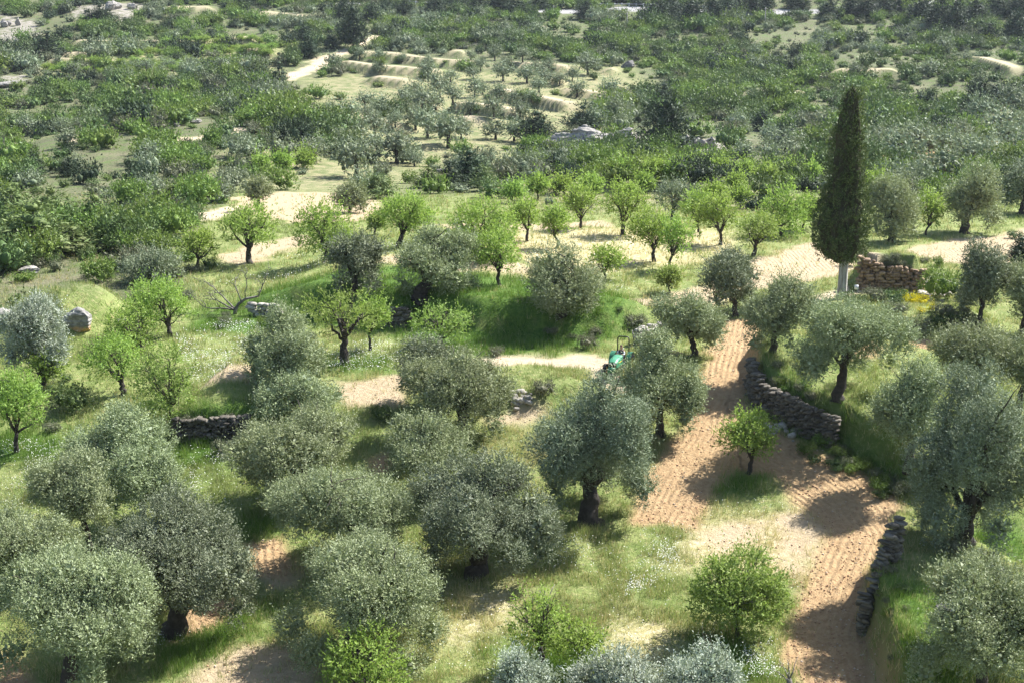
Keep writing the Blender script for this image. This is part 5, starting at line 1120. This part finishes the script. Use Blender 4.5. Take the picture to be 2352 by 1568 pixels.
def sign():
    p = gp(1966, 681); o = thing("signpost", "little white sign on a dark post at the corner of the brown stone wall", "sign", p, -.1)
    mb = MB(); mb.add(*tube([[0, 0, -.2], [0, 0, .85]], .025, 8)); obj("post", mb.mesh("sign_post", [M['black']]), o)
    mb = MB(); box(mb, (0, -.035, .68), (.28, .025, .34), 0, .005); pn = obj("board", mb.mesh("sign_board", [M['white']]), o)
    mb = MB(); box(mb, (-.03, -.05, .70), (.02, .004, .2), 0, 0); box(mb, (.05, -.05, .68), (.012, .004, .22), 0, 0); obj("lettering", mb.mesh("sign_lettering", [M['steel']]), pn)
sign()
M['wood'] = simple("pole_wood", (.30,.28,.26), .9, .3, 4)
for i, (u, v, dv, lab) in enumerate([(978,26,22,"thin utility pole near the pines at the top, leftmost of the line"),(1271,44,30,"thin utility pole at the top just below the white guardrail"),(1440,63,34,"thin utility pole in the scrub right of the guardrail end"),(1757,64,46,"tallest looking pale utility pole on the upper right slope"),(2005,52,28,"short utility pole beside pines at the upper right")]):
    p = gp(u, v); s = FPX / depth_of(p); h = dv / s; o = thing("utility_pole", lab, "utility pole", p, .3, "utility poles of one line")
    mb = MB(); mb.add(*tube([[0, 0, -.5], [0, 0, h]], [.17, .12], 8)); obj("pole", mb.mesh("pole", [M['wood']]), o)
    mb = MB(); box(mb, (0, 0, h - .5), (1.6, .12, .12), 0, .01); obj("crossarm", mb.mesh("crossarm", [M['wood']]), o)
def guardrail():
    L = toworld([(925, 7), (1060, 9), (1240, 12), (1380, 15), (1490, 17), (1700, 18)]); seg = np.hypot(*np.diff(L, axis=0).T); acc = np.concatenate([[0], np.cumsum(seg)]); p0 = np.array([*L[0], float(H(L[:1, 0], L[:1, 1])[0])])
    o = thing("guardrail", "long pale guardrail with white posts along the road at the top", "guardrail", p0); n = 48; q = np.linspace(0, acc[-1], n); X = np.interp(q, acc, L[:, 0]); Y = np.interp(q, acc, L[:, 1]); Z = H(X, Y)
    k = MB(); box(k, (0, 0, .45), (.22, .22, 1.3), 0, .02); me = k.mesh("rail_post", [M['white']])
    for x, y, z in zip(X, Y, Z): obj("post", me, o, np.array([x, y, z]) - p0)
    mb = MB(); P = np.stack([X, Y, Z + .75], 1) - p0; mb.add(*tube(P, .17, 6)); obj("rail", mb.mesh("rail", [M['steel']]), o)
guardrail()

# ------------------------------------------------------------------ air
def haze():
    mb = MB(); x, y0, y1, z0, z1 = 1650, -60, 1650, -25, 140
    mb.add([(-x, y0, z0), (x, y0, z0), (x, y1, z0), (-x, y1, z0), (-x, y0, z1), (x, y0, z1), (x, y1, z1), (-x, y1, z1)], [(0, 3, 2, 1), (4, 5, 6, 7), (0, 1, 5, 4), (1, 2, 6, 5), (2, 3, 7, 6), (3, 0, 4, 7)])
    m = bpy.data.materials.new("air"); m.use_nodes = True; nt = m.node_tree; nt.nodes.remove(nt.nodes["Principled BSDF"])
    v = nt.nodes.new("ShaderNodeVolumePrincipled"); v.inputs['Color'].default_value = (.80, .88, 1, 1); v.inputs['Density'].default_value = .00006; v.inputs['Anisotropy'].default_value = .2
    nt.links.new(v.outputs[0], nt.nodes["Material Output"].inputs['Volume'])
    tag(obj("haze", mb.mesh("haze", [m])), "thin bluish summer haze over the valley", None, None, "stuff")
haze()
